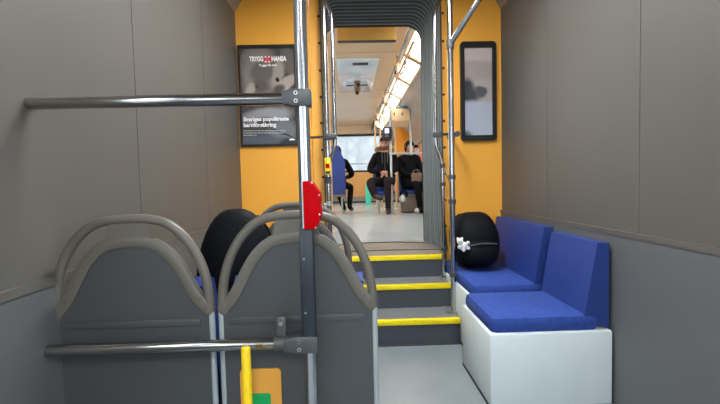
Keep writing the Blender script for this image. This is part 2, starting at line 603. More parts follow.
# ------------------------------------------------------------------ upper car shell
fu = thing('floor_upper', None, None, (XLU, YW, HF), kind='structure')
MB().box((XLU, YF + 0.015, HF - 0.06), (XRU, YR + 0.05, HF)).build('floor_covering', 'highfloor', fu, smooth=False)
MB().box((GX0 - 0.02, YW - 0.03, HF - 0.06), (GX1 + 0.02, YF + 0.015, HF - 0.002)).build('gangway_plate', 'turntable', fu, smooth=False)
# metal joint strips of the gangway: a bowed plate edge at the far end and two cross strips
def bow(yc, sag, w, z):
    n = 14
    mb = MB()
    xs = [GX0 + (GX1 - GX0) * i / n for i in range(n + 1)]
    for i in range(n):
        t0, t1 = 2 * i / n - 1, 2 * (i + 1) / n - 1
        ya, yb = yc - sag * t0 * t0, yc - sag * t1 * t1
        vs = [(xs[i], ya, z - 0.01), (xs[i + 1], yb, z - 0.01), (xs[i + 1], yb + w, z - 0.01), (xs[i], ya + w, z - 0.01),
              (xs[i], ya, z), (xs[i + 1], yb, z), (xs[i + 1], yb + w, z), (xs[i], ya + w, z)]
        mb.add(vs, [(0, 3, 2, 1), (4, 5, 6, 7), (0, 1, 5, 4), (1, 2, 6, 5), (2, 3, 7, 6), (3, 0, 4, 7)])
    return mb
bow(4.05, 0.16, 0.018, HF + 0.004).build('joint_strip', 'metal_strip', fu, smooth=False)
bow(4.03, 0.16, 0.014, HF + 0.001).build('joint_gap', 'black_rubber', fu, smooth=False)
bow(3.57, 0.03, 0.02, HF + 0.004).build('joint_strip', 'metal_strip', fu, smooth=False)
bow(3.545, 0.03, 0.012, HF + 0.001).build('joint_gap', 'black_rubber', fu, smooth=False)

# end bulkhead of the upper car around the gangway, seen only through the opening
wg = thing('wall_gangway', None, None, (XLU, YF, HF), kind='structure')
b = MB()
b.box((XLU, YF, HF), (FX0 - 0.03, YF + 0.06, ZU)).box((FX1 + 0.03, YF, HF), (XRU, YF + 0.06, ZU)).box((FX0 - 0.03, YF, FZ + 0.03), (FX1 + 0.03, YF + 0.06, ZU + 0.05))
b.build('wall_panel', 'cream', wg, smooth=False)

# upper ceiling: panels with joints
cu = thing('ceiling_upper', None, None, (XLU, YF, ZU), kind='structure')
ycuts = [YF, 5.35, 7.55, 8.15, 9.4, 10.8, YR]
for a, c in zip(ycuts[:-1], ycuts[1:]):
    MB().box((-0.62, a + 0.006, ZU), (0.70, c - 0.006, ZU + 0.03), 0.004).build('ceiling_panel', 'ceil', cu, smooth=False)
MB().box((XLU - 0.1, YF, ZU + 0.03), (XRU + 0.1, YR, ZU + 0.06)).build('ceiling_backing', 'seam', cu, smooth=False)
# slanted coves below the lamps
for nm, pts in (('cove', [(0.98, 2.66), (1.68, 2.1), (1.78, 2.1), (1.78, 2.86), (1.02, 2.68)]), ('cove', [(-0.90, 2.66), (-0.88, 2.68), (-0.93, 2.86), (-0.93, 2.1), (-0.925, 2.1)])):
    MB().prism(pts, YF + 0.06, YR).build(nm, 'cove', cu, smooth=False)

# side walls with windows, upper car
far_wins = [(4.6, 6.0), (6.3, 7.7), (8.0, 9.6), (10.3, 11.7)]
for nm, x, sg in (('wall_left_upper', XLU, -1), ('wall_right_upper', XRU, 1)):
    side_wall(nm, x, sg, YF + 0.02, YR, HF, ZU + 0.05, far_wins, HF + 0.86, 2.08, 'tan_panel')
    for ya, yb in far_wins:
        window_x(x, sg, ya, yb, HF + 0.86, 2.08)

# rear wall with the wide window
RWX0, RWX1 = P(333, 150, YR).x, P(384, 150, YR).x
RWZ0, RWZ1 = P(355, 171.5, YR).z, P(355, 135.5, YR).z
wr = thing('wall_rear', None, None, (XLU, YR, HF), kind='structure')
b = MB()
b.box((XLU, YR, HF), (XRU, YR + 0.08, RWZ0)).box((XLU, YR, RWZ0), (RWX0, YR + 0.08, RWZ1)).box((RWX1, YR, RWZ0), (XRU, YR + 0.08, RWZ1))
b.build('wall_panel', 'tan_panel', wr, smooth=False)
MB().box((XLU, YR, RWZ1), (XRU, YR + 0.08, ZU + 0.05)).build('header_panel', 'cove', wr, smooth=False)
MB().box((XLU, YR - 0.25, RWZ1 + 0.03), (P(371, 130, YR).x, YR - 0.001, ZU)).build('header_box', 'ceil', wr, smooth=False)
MB().box((XLU, YR - 0.02, HF), (XRU, YR - 0.001, P(355, 196.5, YR).z)).build('kickboard', 'grey_kick', wr, smooth=False)
MB().box((XLU, YR - 0.03, HF), (XRU, YR - 0.02, HF + 0.05)).build('skirting', 'seam', wr, smooth=False)
WIN_N[0] += 1
w5 = thing('window_%d' % WIN_N[0], None, None, (RWX0, YR, RWZ0), kind='structure')
fr = MB()
fr.box((RWX0, YR - 0.02, RWZ0 - 0.02), (RWX1, YR + 0.05, RWZ0 + 0.03)).box((RWX0, YR - 0.04, RWZ1 - 0.02), (RWX1, YR + 0.05, RWZ1 + 0.03))
fr.box((RWX0, YR - 0.02, RWZ0 + 0.03), (RWX0 + 0.04, YR + 0.05, RWZ1 - 0.02)).box((RWX1 - 0.04, YR - 0.02, RWZ0 + 0.03), (RWX1, YR + 0.05, RWZ1 - 0.02))
fr.build('window_frame', 'black_rubber', w5, smooth=False)
MB().box((RWX0 + 0.04, YR + 0.02, RWZ0 + 0.03), (RWX1 - 0.04, YR + 0.026, RWZ1 - 0.02)).build('pane', 'glass', w5, smooth=False)
zb = P(355, 164, YR).z
MB().box((RWX0 + 0.04, YR - 0.01, zb - 0.012), (RWX1 - 0.04, YR + 0.01, zb + 0.012)).build('guard_bar', 'grey_kick', w5, smooth=False)
portal('window_daylight', ((RWX0 + RWX1) / 2, YR + 0.1, (RWZ0 + RWZ1) / 2), (math.radians(-90), 0, 0), RWX1 - RWX0, RWZ1 - RWZ0)

# ------------------------------------------------------------------ lamps along the upper ceiling
LY = [4.12, 5.15, 6.2, 7.25, 8.3, 9.35, 10.4, 11.4]
ordn = ('nearest', 'second', 'third', 'fourth', 'fifth', 'sixth', 'farthest')
for side in (1, -1):
    xa, za = (0.74, 2.80) if side > 0 else (-0.66, 2.80)
    xb, zb_ = (0.98, 2.66) if side > 0 else (-0.90, 2.66)
    for i in range(7):
        ya, yb = LY[i] + 0.03, LY[i + 1] - 0.03
        lp = thing('ceiling_lamp', '%s glowing cream lamp panel in the %s row of the rear car ceiling' % (ordn[i], 'right' if side > 0 else 'left'), 'lamp', ((xa + xb) / 2, ya, 2.7), group='lamp panels of the rear car')
        nx, nz = (zb_ - za), -(xb - xa)
        L = math.hypot(nx, nz)
        nx, nz = nx / L * side, nz / L * side          # points down and inwards
        if nz > 0:
            nx, nz = -nx, -nz
        ux, uz = (xb - xa), (zb_ - za)
        def quad(t0, t1, h0, h1):
            return [(xa + ux * t0 + nx * h0, za + uz * t0 + nz * h0), (xa + ux * t1 + nx * h0, za + uz * t1 + nz * h0),
                    (xa + ux * t1 + nx * h1, za + uz * t1 + nz * h1), (xa + ux * t0 + nx * h1, za + uz * t0 + nz * h1)]
        MB().prism(quad(0.08, 0.92, 0.0, 0.03), ya + 0.04, yb - 0.04).build('diffuser', 'lamp', lp, smooth=False)
        fr = MB()
        fr.prism(quad(-0.02, 0.08, -0.01, 0.045), ya, yb).prism(quad(0.92, 1.02, -0.01, 0.045), ya, yb)
        fr.prism(quad(0.08, 0.92, -0.01, 0.04), ya, ya + 0.04).prism(quad(0.08, 0.92, -0.01, 0.04), yb - 0.04, yb)
        fr.build('lamp_frame', 'cream', lp, smooth=False)

# ------------------------------------------------------------------ gangway bellows
bel = thing('gangway_bellows', 'dark grey ribbed rubber bellows framing the gangway between the two cars', 'bellows', ((GX0 + GX1) / 2, YW, HF))
NF = 12


def ring(t, grow):
    x0 = GX0 + (FX0 - GX0) * t - grow
    x1 = GX1 + (FX1 - GX1) * t + grow
    zt = GZ + (FZ - GZ) * t + grow
    r = 0.15 + max(grow, 0)
    pts = [(x0, HF + 0.0), (x0, HF + 0.25), (x0, 1.2), (x0, 1.8)]
    for i in range(9):
        a = math.radians(180 - 90 * i / 8)
        pts.append((x0 + r + r * math.cos(a), zt - r + r * math.sin(a)))
    for i in range(9):
        a = math.radians(90 - 90 * i / 8)
        pts.append((x1 - r + r * math.cos(a), zt - r + r * math.sin(a)))
    flare = 0.03 * (1 - t)
    pts += [(x1, 1.8), (x1, 1.2), (x1 + flare * 0.3, HF + 0.25), (x1 + flare, HF + 0.0)]
    return pts


for k in range(NF):
    # each fold bulges towards the passage and turns back into a groove
    prof = [(0.0, 0.085), (0.12, 0.055), (0.24, 0.026), (0.36, 0.006), (0.5, 0.0), (0.64, 0.006), (0.76, 0.026), (0.88, 0.055), (1.0, 0.085)]
    rows = []
    for (s, g) in prof:
        t = (k + s) / NF
        y = YW + 0.01 + (YF - 0.02 - YW - 0.01) * t
        rows.append([(x, y, z) for x, z in ring(t, g)])
    n = len(rows[0])
    mb = MB()
    vs = [v for r in rows for v in r]
    fs = [(i * n + j, i * n + j + 1, (i + 1) * n + j + 1, (i + 1) * n + j) for i in range(len(rows) - 1) for j in range(n - 1)]
    mb.add(vs, fs)
    # back skin so that the fold has thickness
    rows2 = []
    for (s, g) in prof:
        t = (k + s) / NF
        y = YW + 0.01 + (YF - 0.02 - YW - 0.01) * t
        rows2.append([(x, y, z) for x, z in ring(t, g + 0.004)])
    mb.add([v for r in rows2 for v in r], [tuple(reversed(f)) for f in fs])
    o = mb.build('fold', 'bellows', bel, sharp=60)
    # aluminium clamping strip along the crest of the fold
    mb = MB()
    yc_ = YW + 0.01 + (YF - 0.03 - YW) * (k + 0.5) / NF
    w_ = 0.003 + 0.002 * ((k * 7) % 3)
    a_, c_ = ring((k + 0.5) / NF, -0.005), ring((k + 0.5) / NF, 0.004)
    mb.add([(x, yc_ - w_, z) for x, z in a_] + [(x, yc_ - w_, z) for x, z in c_] + [(x, yc_ + w_, z) for x, z in a_] + [(x, yc_ + w_, z) for x, z in c_],
           [f for j in range(n - 1) for f in ((j, j + 1, n + j + 1, n + j), (2 * n + j, 3 * n + j, 3 * n + j + 1, 2 * n + j + 1), (j, 2 * n + j, 2 * n + j + 1, j + 1))])
    mb.build('clamp_strip', 'strip', o, sharp=50)
for nm, t, g, w, m in (('near_frame', 0.0, -0.004, 0.02, 'clamp'), ('far_frame', 1.0, -0.002, 0.035, 'black_rubber')):
    y = YW - 0.004 if t == 0 else YF - 0.022
    mb = MB()
    a, c = ring(t, g), ring(t, g + (0.014 if t == 0 else 0.05))
    n = len(a)
    mb.add([(x, y, z) for x, z in a] + [(x, y, z) for x, z in c] + [(x, y + w, z) for x, z in a] + [(x, y + w, z) for x, z in c],
           [f for j in range(n - 1) for f in ((j, j + 1, n + j + 1, n + j), (2 * n + j, 3 * n + j, 3 * n + j + 1, 2 * n + j + 1), (j, 2 * n + j, 2 * n + j + 1, j + 1), (n + j, n + j + 1, 3 * n + j + 1, 3 * n + j))])
    mb.build(nm, m, bel, sharp=50)

# ------------------------------------------------------------------ foreground pole with its cross bars
DP = 1.2
ptop, pbot = P(300.2, 0, DP), P(310.5, 404, DP)
px_ = (ptop.x + pbot.x) / 2 + 0.0012
PR = 0.0192
gp = thing('grab_pole', 'polished steel pole in the foreground with charcoal sleeve and two dark clamps', 'pole', (px_, DP, 0))
# fluted pole: round with shallow grooves
mb = MB()
n = 32
vs = []
for z in (0.0, ZC):
    for k in range(n):
        a = 2 * math.pi * k / n
        r = PR * (0.90 if k % 4 == 0 else 1.0)
        vs.append((px_ + r * math.cos(a), DP + r * math.sin(a), z))
mb.add(vs, [(k, (k + 1) % n, n + (k + 1) % n, n + k) for k in range(n)])
mb.build('pole', 'steel', gp, sharp=60)
zs0, zs1 = P(310, 334, DP).z, P(308, 228, DP).z
mb = MB().box((px_ - 0.0205, DP - 0.0225, zs0), (px_ + 0.0205, DP + 0.0205, zs1), 0.006)
sl = mb.build('sleeve', 'sleeve', gp)
for py in (257.5, 310.5):
    z = P(309, py, DP).z
    MB().tube([(px_ - 0.008, DP - 0.0215, z), (px_ - 0.008, DP - 0.0245, z)], 0.0035, 8).build('screw', 'screw', gp)


def clamp_and_bar(zc, left, sx, hh):
    mb = MB()
    # tapered clamp body: wide at the pole, narrowing onto the bar
    xr = px_ + 0.026
    poly = [(xr, zc - hh), (xr, zc + hh * 0.9), (px_ - left * 0.45, zc + hh), (px_ - left * 0.75, zc + 0.021), (px_ - left, zc + 0.0195), (px_ - left, zc - 0.0195), (px_ - left * 0.75, zc - 0.021), (px_ - left * 0.45, zc - hh)]
    bm = bmesh.new()
    vs = [bm.verts.new((x, DP - 0.024, z)) for x, z in poly]
    f = bm.faces.new(vs)
    r = bmesh.ops.extrude_face_region(bm, geom=[f])
    for v in r['geom']:
        if isinstance(v, bmesh.types.BMVert):
            v.co.y = DP + 0.022
    bmesh.ops.bevel(bm, geom=list(bm.edges), offset=0.004, segments=2, affect='EDGES', profile=0.5)
    bm.verts.index_update()
    mb.add([v.co for v in bm.verts], [[v.index for v in f.verts] for f in bm.faces])
    bm.free()
    cl = mb.build('clamp', 'clamp', gp)
    for dz in (0.45 * hh, -0.45 * hh):
        MB().tube([(px_ - sx, DP - 0.0235, zc + dz), (px_ - sx, DP - 0.027, zc + dz)], 0.006, 10).build('screw', 'screw', cl)
        MB().tube([(px_ - sx, DP - 0.0268, zc + dz), (px_ - sx, DP - 0.0275, zc + dz)], 0.0035, 6).build('screw_socket', 'black_rubber', cl)
    MB().tube([(XL, DP, zc), (px_ - 0.04, DP, zc)], 0.0178, 20).build('cross_bar', 'steel_h', gp)


zu_, zl_ = P(295, 98.5, DP).z, P(300, 342.5, DP).z
clamp_and_bar(zu_, 0.058, 0.017, 0.0255)
clamp_and_bar(zl_, 0.078, 0.030, 0.0265)
# strap bracket holding the lower bar to the divider
bx = P(281, 340, DP).x
mb = MB().tube([(bx - 0.019, DP, zl_), (bx + 0.019, DP, zl_)], 0.0215, 18)
mb.box((bx - 0.017, DP + 0.004, zl_ + 0.01), (bx + 0.017, DP + 0.022, zl_ + 0.08), 0.009)
br = mb.build('bracket', 'bracket', gp)
MB().tube([(bx, DP + 0.007, zl_ + 0.058), (bx, DP + 0.001, zl_ + 0.058)], 0.006, 10).build('screw', 'screw', br)

# red box on the pole
zr0, zr1 = P(310, 228, DP).z, P(310, 181, DP).z
H = zr1 - zr0
x0 = P(304.5, 205, DP).x
W = P(322, 205, DP).x - x0
rb = thing('call_box', 'red angular call box fixed to the foreground steel pole', 'call box', (px_, DP, zr0))
poly = [(x0, zr0), (x0 + W * 0.66, zr0), (x0 + W * 0.74, zr0 + H * 0.05), (x0 + W * 0.98, zr0 + H * 0.28), (x0 + W * 1.0, zr0 + H * 0.34), (x0 + W * 0.94, zr0 + H * 0.42), (x0 + W * 0.96, zr0 + H * 0.62),
        (x0 + W * 0.93, zr0 + H * 0.75), (x0 + W * 0.52, zr0 + H * 0.98), (x0 + W * 0.42, zr0 + H), (x0, zr0 + H)]
bm = bmesh.new()
vs = [bm.verts.new((x, DP - 0.034, z)) for x, z in poly]
f = bm.faces.new(vs)
r = bmesh.ops.extrude_face_region(bm, geom=[f])
for v in r['geom']:
    if isinstance(v, bmesh.types.BMVert):
        v.co.y = DP + 0.03
bmesh.ops.bevel(bm, geom=list(bm.edges), offset=0.003, segments=2, affect='EDGES', profile=0.5)
mb = MB()
bm.verts.index_update()
mb.add([v.co for v in bm.verts], [[v.index for v in f.verts] for f in bm.faces])
bm.free()
mb.build('housing', 'red', rb)
for fx, fz in ((0.5, 0.955), (0.9, 0.70), (0.9, 0.30), (0.66, 0.03)):
    MB().ellipsoid((x0 + W * fx, DP - 0.034, zr0 + H * fz), (0.003, 0.002, 0.003), 8, 6).build('screw', 'screw', rb)
MB().box((x0 - 0.004, DP - 0.03, zr0 + 0.002), (x0 + 0.0005, DP + 0.028, zr1 - 0.002)).build('back_plate', 'edge_rail', rb, smooth=False)

# ------------------------------------------------------------------ seat dividers with a grab handle over the top
DD = 1.26


def hp(px, py):
    v = P(px, py, DD)
    return (v.x, v.z)


CXD = P(296, 240, DD).x


def make_divider(name, label):
    """built at its measured place; the root sits on the floor at the centre"""
    root = thing(name, label, 'seat divider', (CXD, DD, 0), group='seat dividers')
    # right half of the handle and of the rim measured from the photograph, mirrored to the left
    hr = [(300, 214.5), (318, 215), (333, 219), (347, 230), (357, 243), (365, 259), (370, 276), (372.5, 293), (373.5, 306)]
    rr = [(300, 236), (318, 238.5), (328, 244), (338, 254), (346, 266), (353, 279), (360, 291), (367, 299), (373.0, 305)]
    def mirror(path):
        pts = [hp(*p) for p in path]
        left = [(2 * CXD - x, z) for x, z in reversed(pts[1:])]
        return left + pts
    h = smooth_path([(x, DD, z) for x, z in mirror(hr)])
    MB().tube(h, 0.0148, 14).build('handle', 'frame', root)
    # rim: flat band, swept as a rounded rectangle
    rp = smooth_path([(x, DD, z) for x, z in mirror(rr)])
    mb = MB()
    n = len(rp)
    sec = [(-0.011, -0.017), (-0.014, -0.012), (-0.014, 0.012), (-0.011, 0.017), (0.011, 0.017), (0.014, 0.012), (0.014, -0.012), (0.011, -0.017)]
    vs, fs = [], []
    for i, p in enumerate(rp):
        t = (rp[min(i + 1, n - 1)] - rp[max(i - 1, 0)]).normalized()
        nn = Vector((-t.z, 0, t.x))
        for a, c in sec:
            vs.append(p + nn * c + Vector((0, a, 0)))
    m_ = len(sec)
    for i in range(n - 1):
        for k in range(m_):
            fs.append((i * m_ + k, i * m_ + (k + 1) % m_, (i + 1) * m_ + (k + 1) % m_, (i + 1) * m_ + k))
    fs += [tuple(reversed(range(m_))), tuple((n - 1) * m_ + k for k in range(m_))]
    mb.add(vs, fs)
    mb.build('rim', 'frame', root)
    # neck between rim and handle at the top
    z0, z1 = hp(300, 236)[1], hp(300, 215)[1]
    MB().prism([(CXD - 0.075, z0), (CXD - 0.058, z1), (CXD + 0.058, z1), (CXD + 0.075, z0)], DD - 0.008, DD + 0.008).build('neck', 'frame', root, smooth=False)
    # lower side joints where handle and rim meet
    for s in (1, -1):
        jx, jz = hp(371, 301)
        jx = jx if s > 0 else 2 * CXD - jx
        j = MB().ellipsoid((jx, DD, jz), (0.022, 0.016, 0.034), 14, 10).build('joint', 'frame', root)
        MB().tube([(jx - s * 0.022, DD - 0.011, jz + 0.026), (jx - s * 0.022, DD - 0.017, jz + 0.026)], 0.008, 10).build('screw_cap', 'frame', j)
    # the panel itself, under the rim down to the floor
    top = [(p.x, p.z) for p in rp]
    xe = hp(373.5, 330)[0]
    poly = [(2 * CXD - xe, 0.12)] + top + [(xe, 0.12)]
    bm = bmesh.new()
    vv = [bm.verts.new((x, DD - 0.006, z)) for x, z in poly]
    bm.faces.new(vv)
    r = bmesh.ops.extrude_face_region(bm, geom=list(bm.faces))
    for v in r['geom']:
        if isinstance(v, bmesh.types.BMVert):
            v.co.y = DD + 0.012
    bm.verts.index_update()
    mb = MB().add([v.co for v in bm.verts], [[v.index for v in f.verts] for f in bm.faces])
    bm.free()
    mb.build('panel', 'panel', root, sharp=30)
    # raised cross rib moulded into the panel
    zr = hp(300, 318)[1]
    MB().box((2 * CXD - xe + 0.02, DD - 0.011, zr - 0.012), (xe - 0.03, DD - 0.005, zr + 0.012), 0.005).build('rib', 'panel', root)
    for s in (1, -1):
        x = CXD + s * (xe - CXD + 0.004)
        MB().tube([(x, DD, 0.0), (x, DD, hp(375, 306)[1])], 0.0095, 12).build('edge_rail', 'edge_rail', root)
    MB().box((2 * CXD - xe, DD - 0.01, 0.0), (xe, DD + 0.012, 0.12)).build('foot_board', 'seam', root, smooth=False)
    return root


dv = make_divider('seat_divider', 'grey seat divider with looped grab handle right behind the foreground pole')
for (x, y, lab) in ((CXD - 0.515, DD, 'grey looped seat divider next to the left wall, level with the foreground pole'),
                    (P(296, 210, 1.85).x, 1.88, 'grey looped seat divider one row ahead of the foreground pole')):
    c = copy_tree(dv)
    c.location = (x, y, 0)
    c['label'] = lab

# notice card on the near divider and the yellow post beside it
cd = thing('notice_card', 'orange card with rounded corner and green field on the grey divider', 'card', (P(266, 386, DD).x, DD - 0.012, P(266, 404, DD).z))
a, c = P(240, 369.5, DD - 0.01), P(283, 430, DD - 0.01)
MB().prism(round_rect(a.x, c.x, c.z, a.z, 0.012), DD - 0.0125, DD - 0.0065).build('card', 'orange_sticker', cd, smooth=False)
a, c = P(244, 393.5, DD - 0.01), P(272, 425, DD - 0.01)
MB().prism(round_rect(a.x, c.x, c.z, a.z, 0.008), DD - 0.0145, DD - 0.0125).build('green_field', 'green', cd, smooth=False)
YP = 1.1
a = P(252.3, 346, YP)
pxp = a.x - 0.0185
yp = thing('hand_post', 'short yellow plastic post in front of the grey seat divider', 'post', (pxp, YP, 0))
MB().tube([(pxp, YP, 0.0), (pxp, YP, a.z - 0.006), (pxp, YP, a.z - 0.002), (pxp, YP, a.z)], [0.013, 0.013, 0.011, 0.006], 14).build('post', 'yellow_plastic', yp)
MB().tube([(pxp, YP, 0.0), (pxp, YP, 0.012)], 0.03, 16).build('base_flange', 'clamp', yp)


# ------------------------------------------------------------------ seats
def make_seat(name, label, loc, ang, group=None, pedestal='seat_base', backrest=True, taper=1.0, bw=0.42, bh=0.62, sh=0.44):
    """local: sitter faces -y; root at the floor"""
    root = thing(name, label, 'seat', loc, group)
    root.rotation_euler.z = math.radians(ang)
    w = bw / 2
    MB().box((-w, -0.21, sh - 0.07), (w, 0.2, sh), 0.03).build('cushion', 'blue', root, local=True)
    MB().box((-w - 0.008, -0.2, sh - 0.115), (w + 0.008, 0.22, sh - 0.07), 0.015).build('shell', 'seat_shell' if pedestal == 'seat_shell' else 'seat_base', root, local=True)
    if backrest:
        t = 0.10
        f_ = 0.68
        prof = [(0.13, sh), (0.13 + (0.04 + t) * f_, sh + bh * f_), (0.17 + t, sh + bh), (0.215 + t, sh + bh + 0.015), (0.24 + t, sh + bh - 0.01), (0.225 + (0.015 + t) * f_, sh - 0.06 + (bh + 0.05) * f_), (0.225, sh - 0.06), (0.19, sh - 0.08)]
        bk_ = MB().prism_x([(y, z) for y, z in prof], -w, w).build('backrest', 'blue_shell', root, local=True, smooth=False)
        for v_ in bk_.data.vertices:
            if v_.co.z > sh + bh - 0.03:
                v_.co.x *= taper
        MB().prism_x([(0.105, sh + 0.03), (0.105 + t * 0.6, sh + bh * 0.6), (0.155 + t * 0.6, sh + bh * 0.62), (0.14, sh)], -w + 0.03, w - 0.03).build('back_pad', 'blue', root, local=True, smooth=False)
    if pedestal == 'seat_base':
        MB().box((-w * 0.85, -0.14, 0.02), (w * 0.85, 0.17, sh - 0.115), 0.01).build('pedestal', 'seat_base', root, local=True)
        MB().box((-w * 0.87, -0.15, 0.0), (w * 0.87, 0.18, 0.02)).build('base_plate', 'black_rubber', root, local=True, smooth=False)
    elif pedestal == 'legs':
        for sx in (-1, 1):
            for yy in (-0.12, 0.14):
                MB().tube([(sx * w * 0.6, yy, 0), (sx * w * 0.6, yy, sh - 0.11)], 0.018, 10).build('leg', 'edge_rail', root, local=True)
    return root


# seats ahead of the foreground dividers (backs towards us)
make_seat('tram_seat', 'blue seat on the aisle side just ahead of the foreground divider', (CXD - 0.0, 1.63, 0), 180, bh=0.40)
make_seat('tram_seat', 'blue seat against the left wall carrying the black rucksack', (CXD - 0.505, 1.63, 0), 180, bh=0.40)


def rucksack(name, label, base, w, d, h, ang, lean=0.0, loop=True, tilt=0.0, sq=0.75):
    root = thing(name, label, 'rucksack', base)
    root.rotation_euler = (math.radians(lean), math.radians(tilt), math.radians(ang))
    def shape(v):
        return Vector((math.copysign(abs(v.x) ** sq, v.x) * (1.0 - 0.18 * max(0, v.z)), math.copysign(abs(v.y) ** 0.8, v.y) * (1 - 0.25 * max(0, v.z)), math.copysign(abs(v.z) ** 0.8, v.z)))
    MB().ellipsoid((0, 0, h / 2), (w / 2, d / 2, h / 2), 24, 18, fn=shape).build('body', 'black_cloth', root, local=True)
    pk = MB().ellipsoid((0, -d * 0.42, h * 0.32), (w * 0.36, d * 0.2, h * 0.22), 18, 12, fn=shape).build('front_pocket', 'black_cloth', root, local=True)
    z = MB().tube([(-w * 0.3, -d * 0.56, h * 0.47), (0, -d * 0.60, h * 0.50), (w * 0.3, -d * 0.56, h * 0.47)], 0.005, 6).build('zip', 'clamp', root, local=True)
    if loop:
        MB().tube(smooth_path([(-0.04, 0, h * 0.96), (-0.035, 0, h * 1.06), (0.035, 0, h * 1.06), (0.04, 0, h * 0.96)]), 0.009, 8).build('grab_loop', 'black_cloth', root, local=True)
    for s in (-1, 1):
        MB().tube(smooth_path([(s * w * 0.2, d * 0.3, h * 0.93), (s * w * 0.34, d * 0.52, h * 0.8), (s * w * 0.38, d * 0.56, h * 0.4), (s * w * 0.36, d * 0.35, h * 0.06)]), 0.014, 8).build('shoulder_strap', 'black_cloth', root, local=True)
    return root


# dark bag on the window seat behind the near divider: rounded top right at pixel 272
b0 = P(243, 205, 1.62)
rucksack('rucksack', 'rounded black rucksack on the left wall seat behind the grey divider', (P(236, 215, 1.60).x, 1.60, 0.452), 0.32, 0.22, b0.z - 0.452 - 0.012, 0, loop=False)

# bench seats at the right beside the steps: pale shells, blue cushions
BX = SX1 + 0.004
SBY = FL(462.6, 364, 0).y
for k, (ya, yb, zt, lab) in enumerate(((SBY + 0.05, 3.36, 0.46, 'blue cushioned pale seat box by the yellow wall, rucksack on it'), (SBY - 0.5, SBY, 0.44, 'blue cushioned pale seat box nearest us beside the steps'))):
    xl = BX if k == 0 else FL(462.6, 364, 0).x
    s = thing('seat_box', lab, 'seat', (xl, ya, 0), group='seat boxes beside the steps')
    MB().box((xl, ya, 0.0), (XR - 0.02, yb, zt - 0.06), 0.012).build('box', 'seat_shell', s)
    MB().box((xl + 0.012, ya + 0.012, zt - 0.07), (XR - 0.08, yb - 0.012, zt + 0.02), 0.03).build('cushion', 'blue', s)
    MB().prism([(XR - 0.16, zt - 0.02), (XR - 0.09, zt + 0.38), (XR - 0.03, zt + 0.38), (XR - 0.03, zt - 0.05)], ya + 0.02, yb - 0.02).build('backrest', 'blue_shell', s, smooth=False)
    MB().box((xl - 0.003, ya + 0.01, 0.0), (XR - 0.02, yb - 0.01, 0.014)).build('plinth', 'black_rubber', s, smooth=False)

# big black rucksack on the far right seat, with a small white plush on it
rk = P(470, 278, 2.95)
rx = P(472.5, 250, 2.95).x
rz = 0.492
rtop = P(463, 212, 2.95).z
rr_ = rucksack('rucksack', 'big black rucksack leaning on the yellow wall at the right, white plush hanging from it', (SX1 + 0.2, 3.05, 0.483), 0.35, 0.37, P(466, 212, 3.05).z - 0.483, 0, 0, loop=False, tilt=-2, sq=0.5)
PLY = 2.865
pl = P(461.5, 244, PLY)
rr_['label'] = 'big black rucksack on the seat box by the yellow wall, white plush hanging from it'
plush = thing('plush_toy', 'small white plush toy hanging on the big black rucksack', 'plush toy', (pl.x, PLY, pl.z - 0.05))
MB().ellipsoid((pl.x + 0.012, PLY, pl.z - 0.015), (0.036, 0.03, 0.032), 14, 10).build('body', 'plush', plush)
hd = MB().ellipsoid((pl.x - 0.014, PLY - 0.01, pl.z + 0.022), (0.024, 0.022, 0.024), 14, 10).build('head', 'plush', plush)
for s in (-1, 1):
    MB().ellipsoid((pl.x - 0.014 + s * 0.016, PLY - 0.008, pl.z + 0.042), (0.009, 0.006, 0.010), 8, 6).build('ear', 'plush', hd)
    MB().ellipsoid((pl.x - 0.014 + s * 0.008, PLY - 0.031, pl.z + 0.025), (0.003, 0.003, 0.003), 6, 5).build('eye', 'eye', hd)
for dx, dz in ((-0.02, -0.02), (0.046, -0.03), (0.044, 0.01), (0.012, -0.042)):
    MB().ellipsoid((pl.x + dx, PLY - 0.014, pl.z + dz), (0.014, 0.013, 0.014), 8, 6).build('paw', 'plush', plush)

# ------------------------------------------------------------------ posters on the yellow wall
def text_mesh(name, body, x, z, y, size, m, parent, align='CENTER', bold=0.0, xs=1.0):
    cu_ = bpy.data.curves.new(name, 'FONT')
    cu_.body = body
    cu_.size = size
    cu_.align_x = align
    cu_.offset = bold
    cu_.extrude = 0.0006
    cu_.resolution_u = 3
    t = bpy.data.objects.new(name + '_curve', cu_)
    COL.objects.link(t)
    bpy.context.view_layer.update()
    me = bpy.data.meshes.new_from_object(t.evaluated_get(bpy.context.evaluated_depsgraph_get()))
    bpy.data.objects.remove(t)
    bpy.data.curves.remove(cu_)
    me.materials.clear()
    me.materials.append(M[m])
    for v in me.vertices:
        v.co = Vector((v.co.x * xs, -v.co.z, v.co.y))
    o = bpy.data.objects.new(name, me)
    COL.objects.link(o)
    o.location = (x, y, z)
    o.parent = parent
    o.matrix_parent_inverse = wm(parent).inverted()
    return o


PY = YW - 0.022
pa, pb = P(237, 45, PY), P(298.5, 145.5, PY)
pc = (pa.x + pb.x) / 2
zc = (pa.z + pb.z) / 2
hw, hh = (pb.x - pa.x) / 2, (pa.z - pb.z) / 2
po = thing('framed_poster', 'black framed advertising poster with grey photo and white lettering on the yellow wall', 'poster', (pc, YW, zc - hh))
fr = MB()
fw = 0.030
fr.box((pc - hw, PY, zc - hh), (pc + hw, YW + 0.001, zc - hh + fw * 0.6)).box((pc - hw, PY, zc + hh - fw), (pc + hw, YW + 0.001, zc + hh))
fr.box((pc - hw, PY, zc - hh + fw * 0.6), (pc - hw + fw * 0.6, YW + 0.001, zc + hh - fw)).box((pc + hw - fw * 0.6, PY, zc - hh + fw * 0.6), (pc + hw, YW + 0.001, zc + hh - fw))
fr.build('frame', 'black_frame', po, smooth=False)


def u(px, py):
    v = P(px, py, PY)
    return v.x - pc, v.z - zc


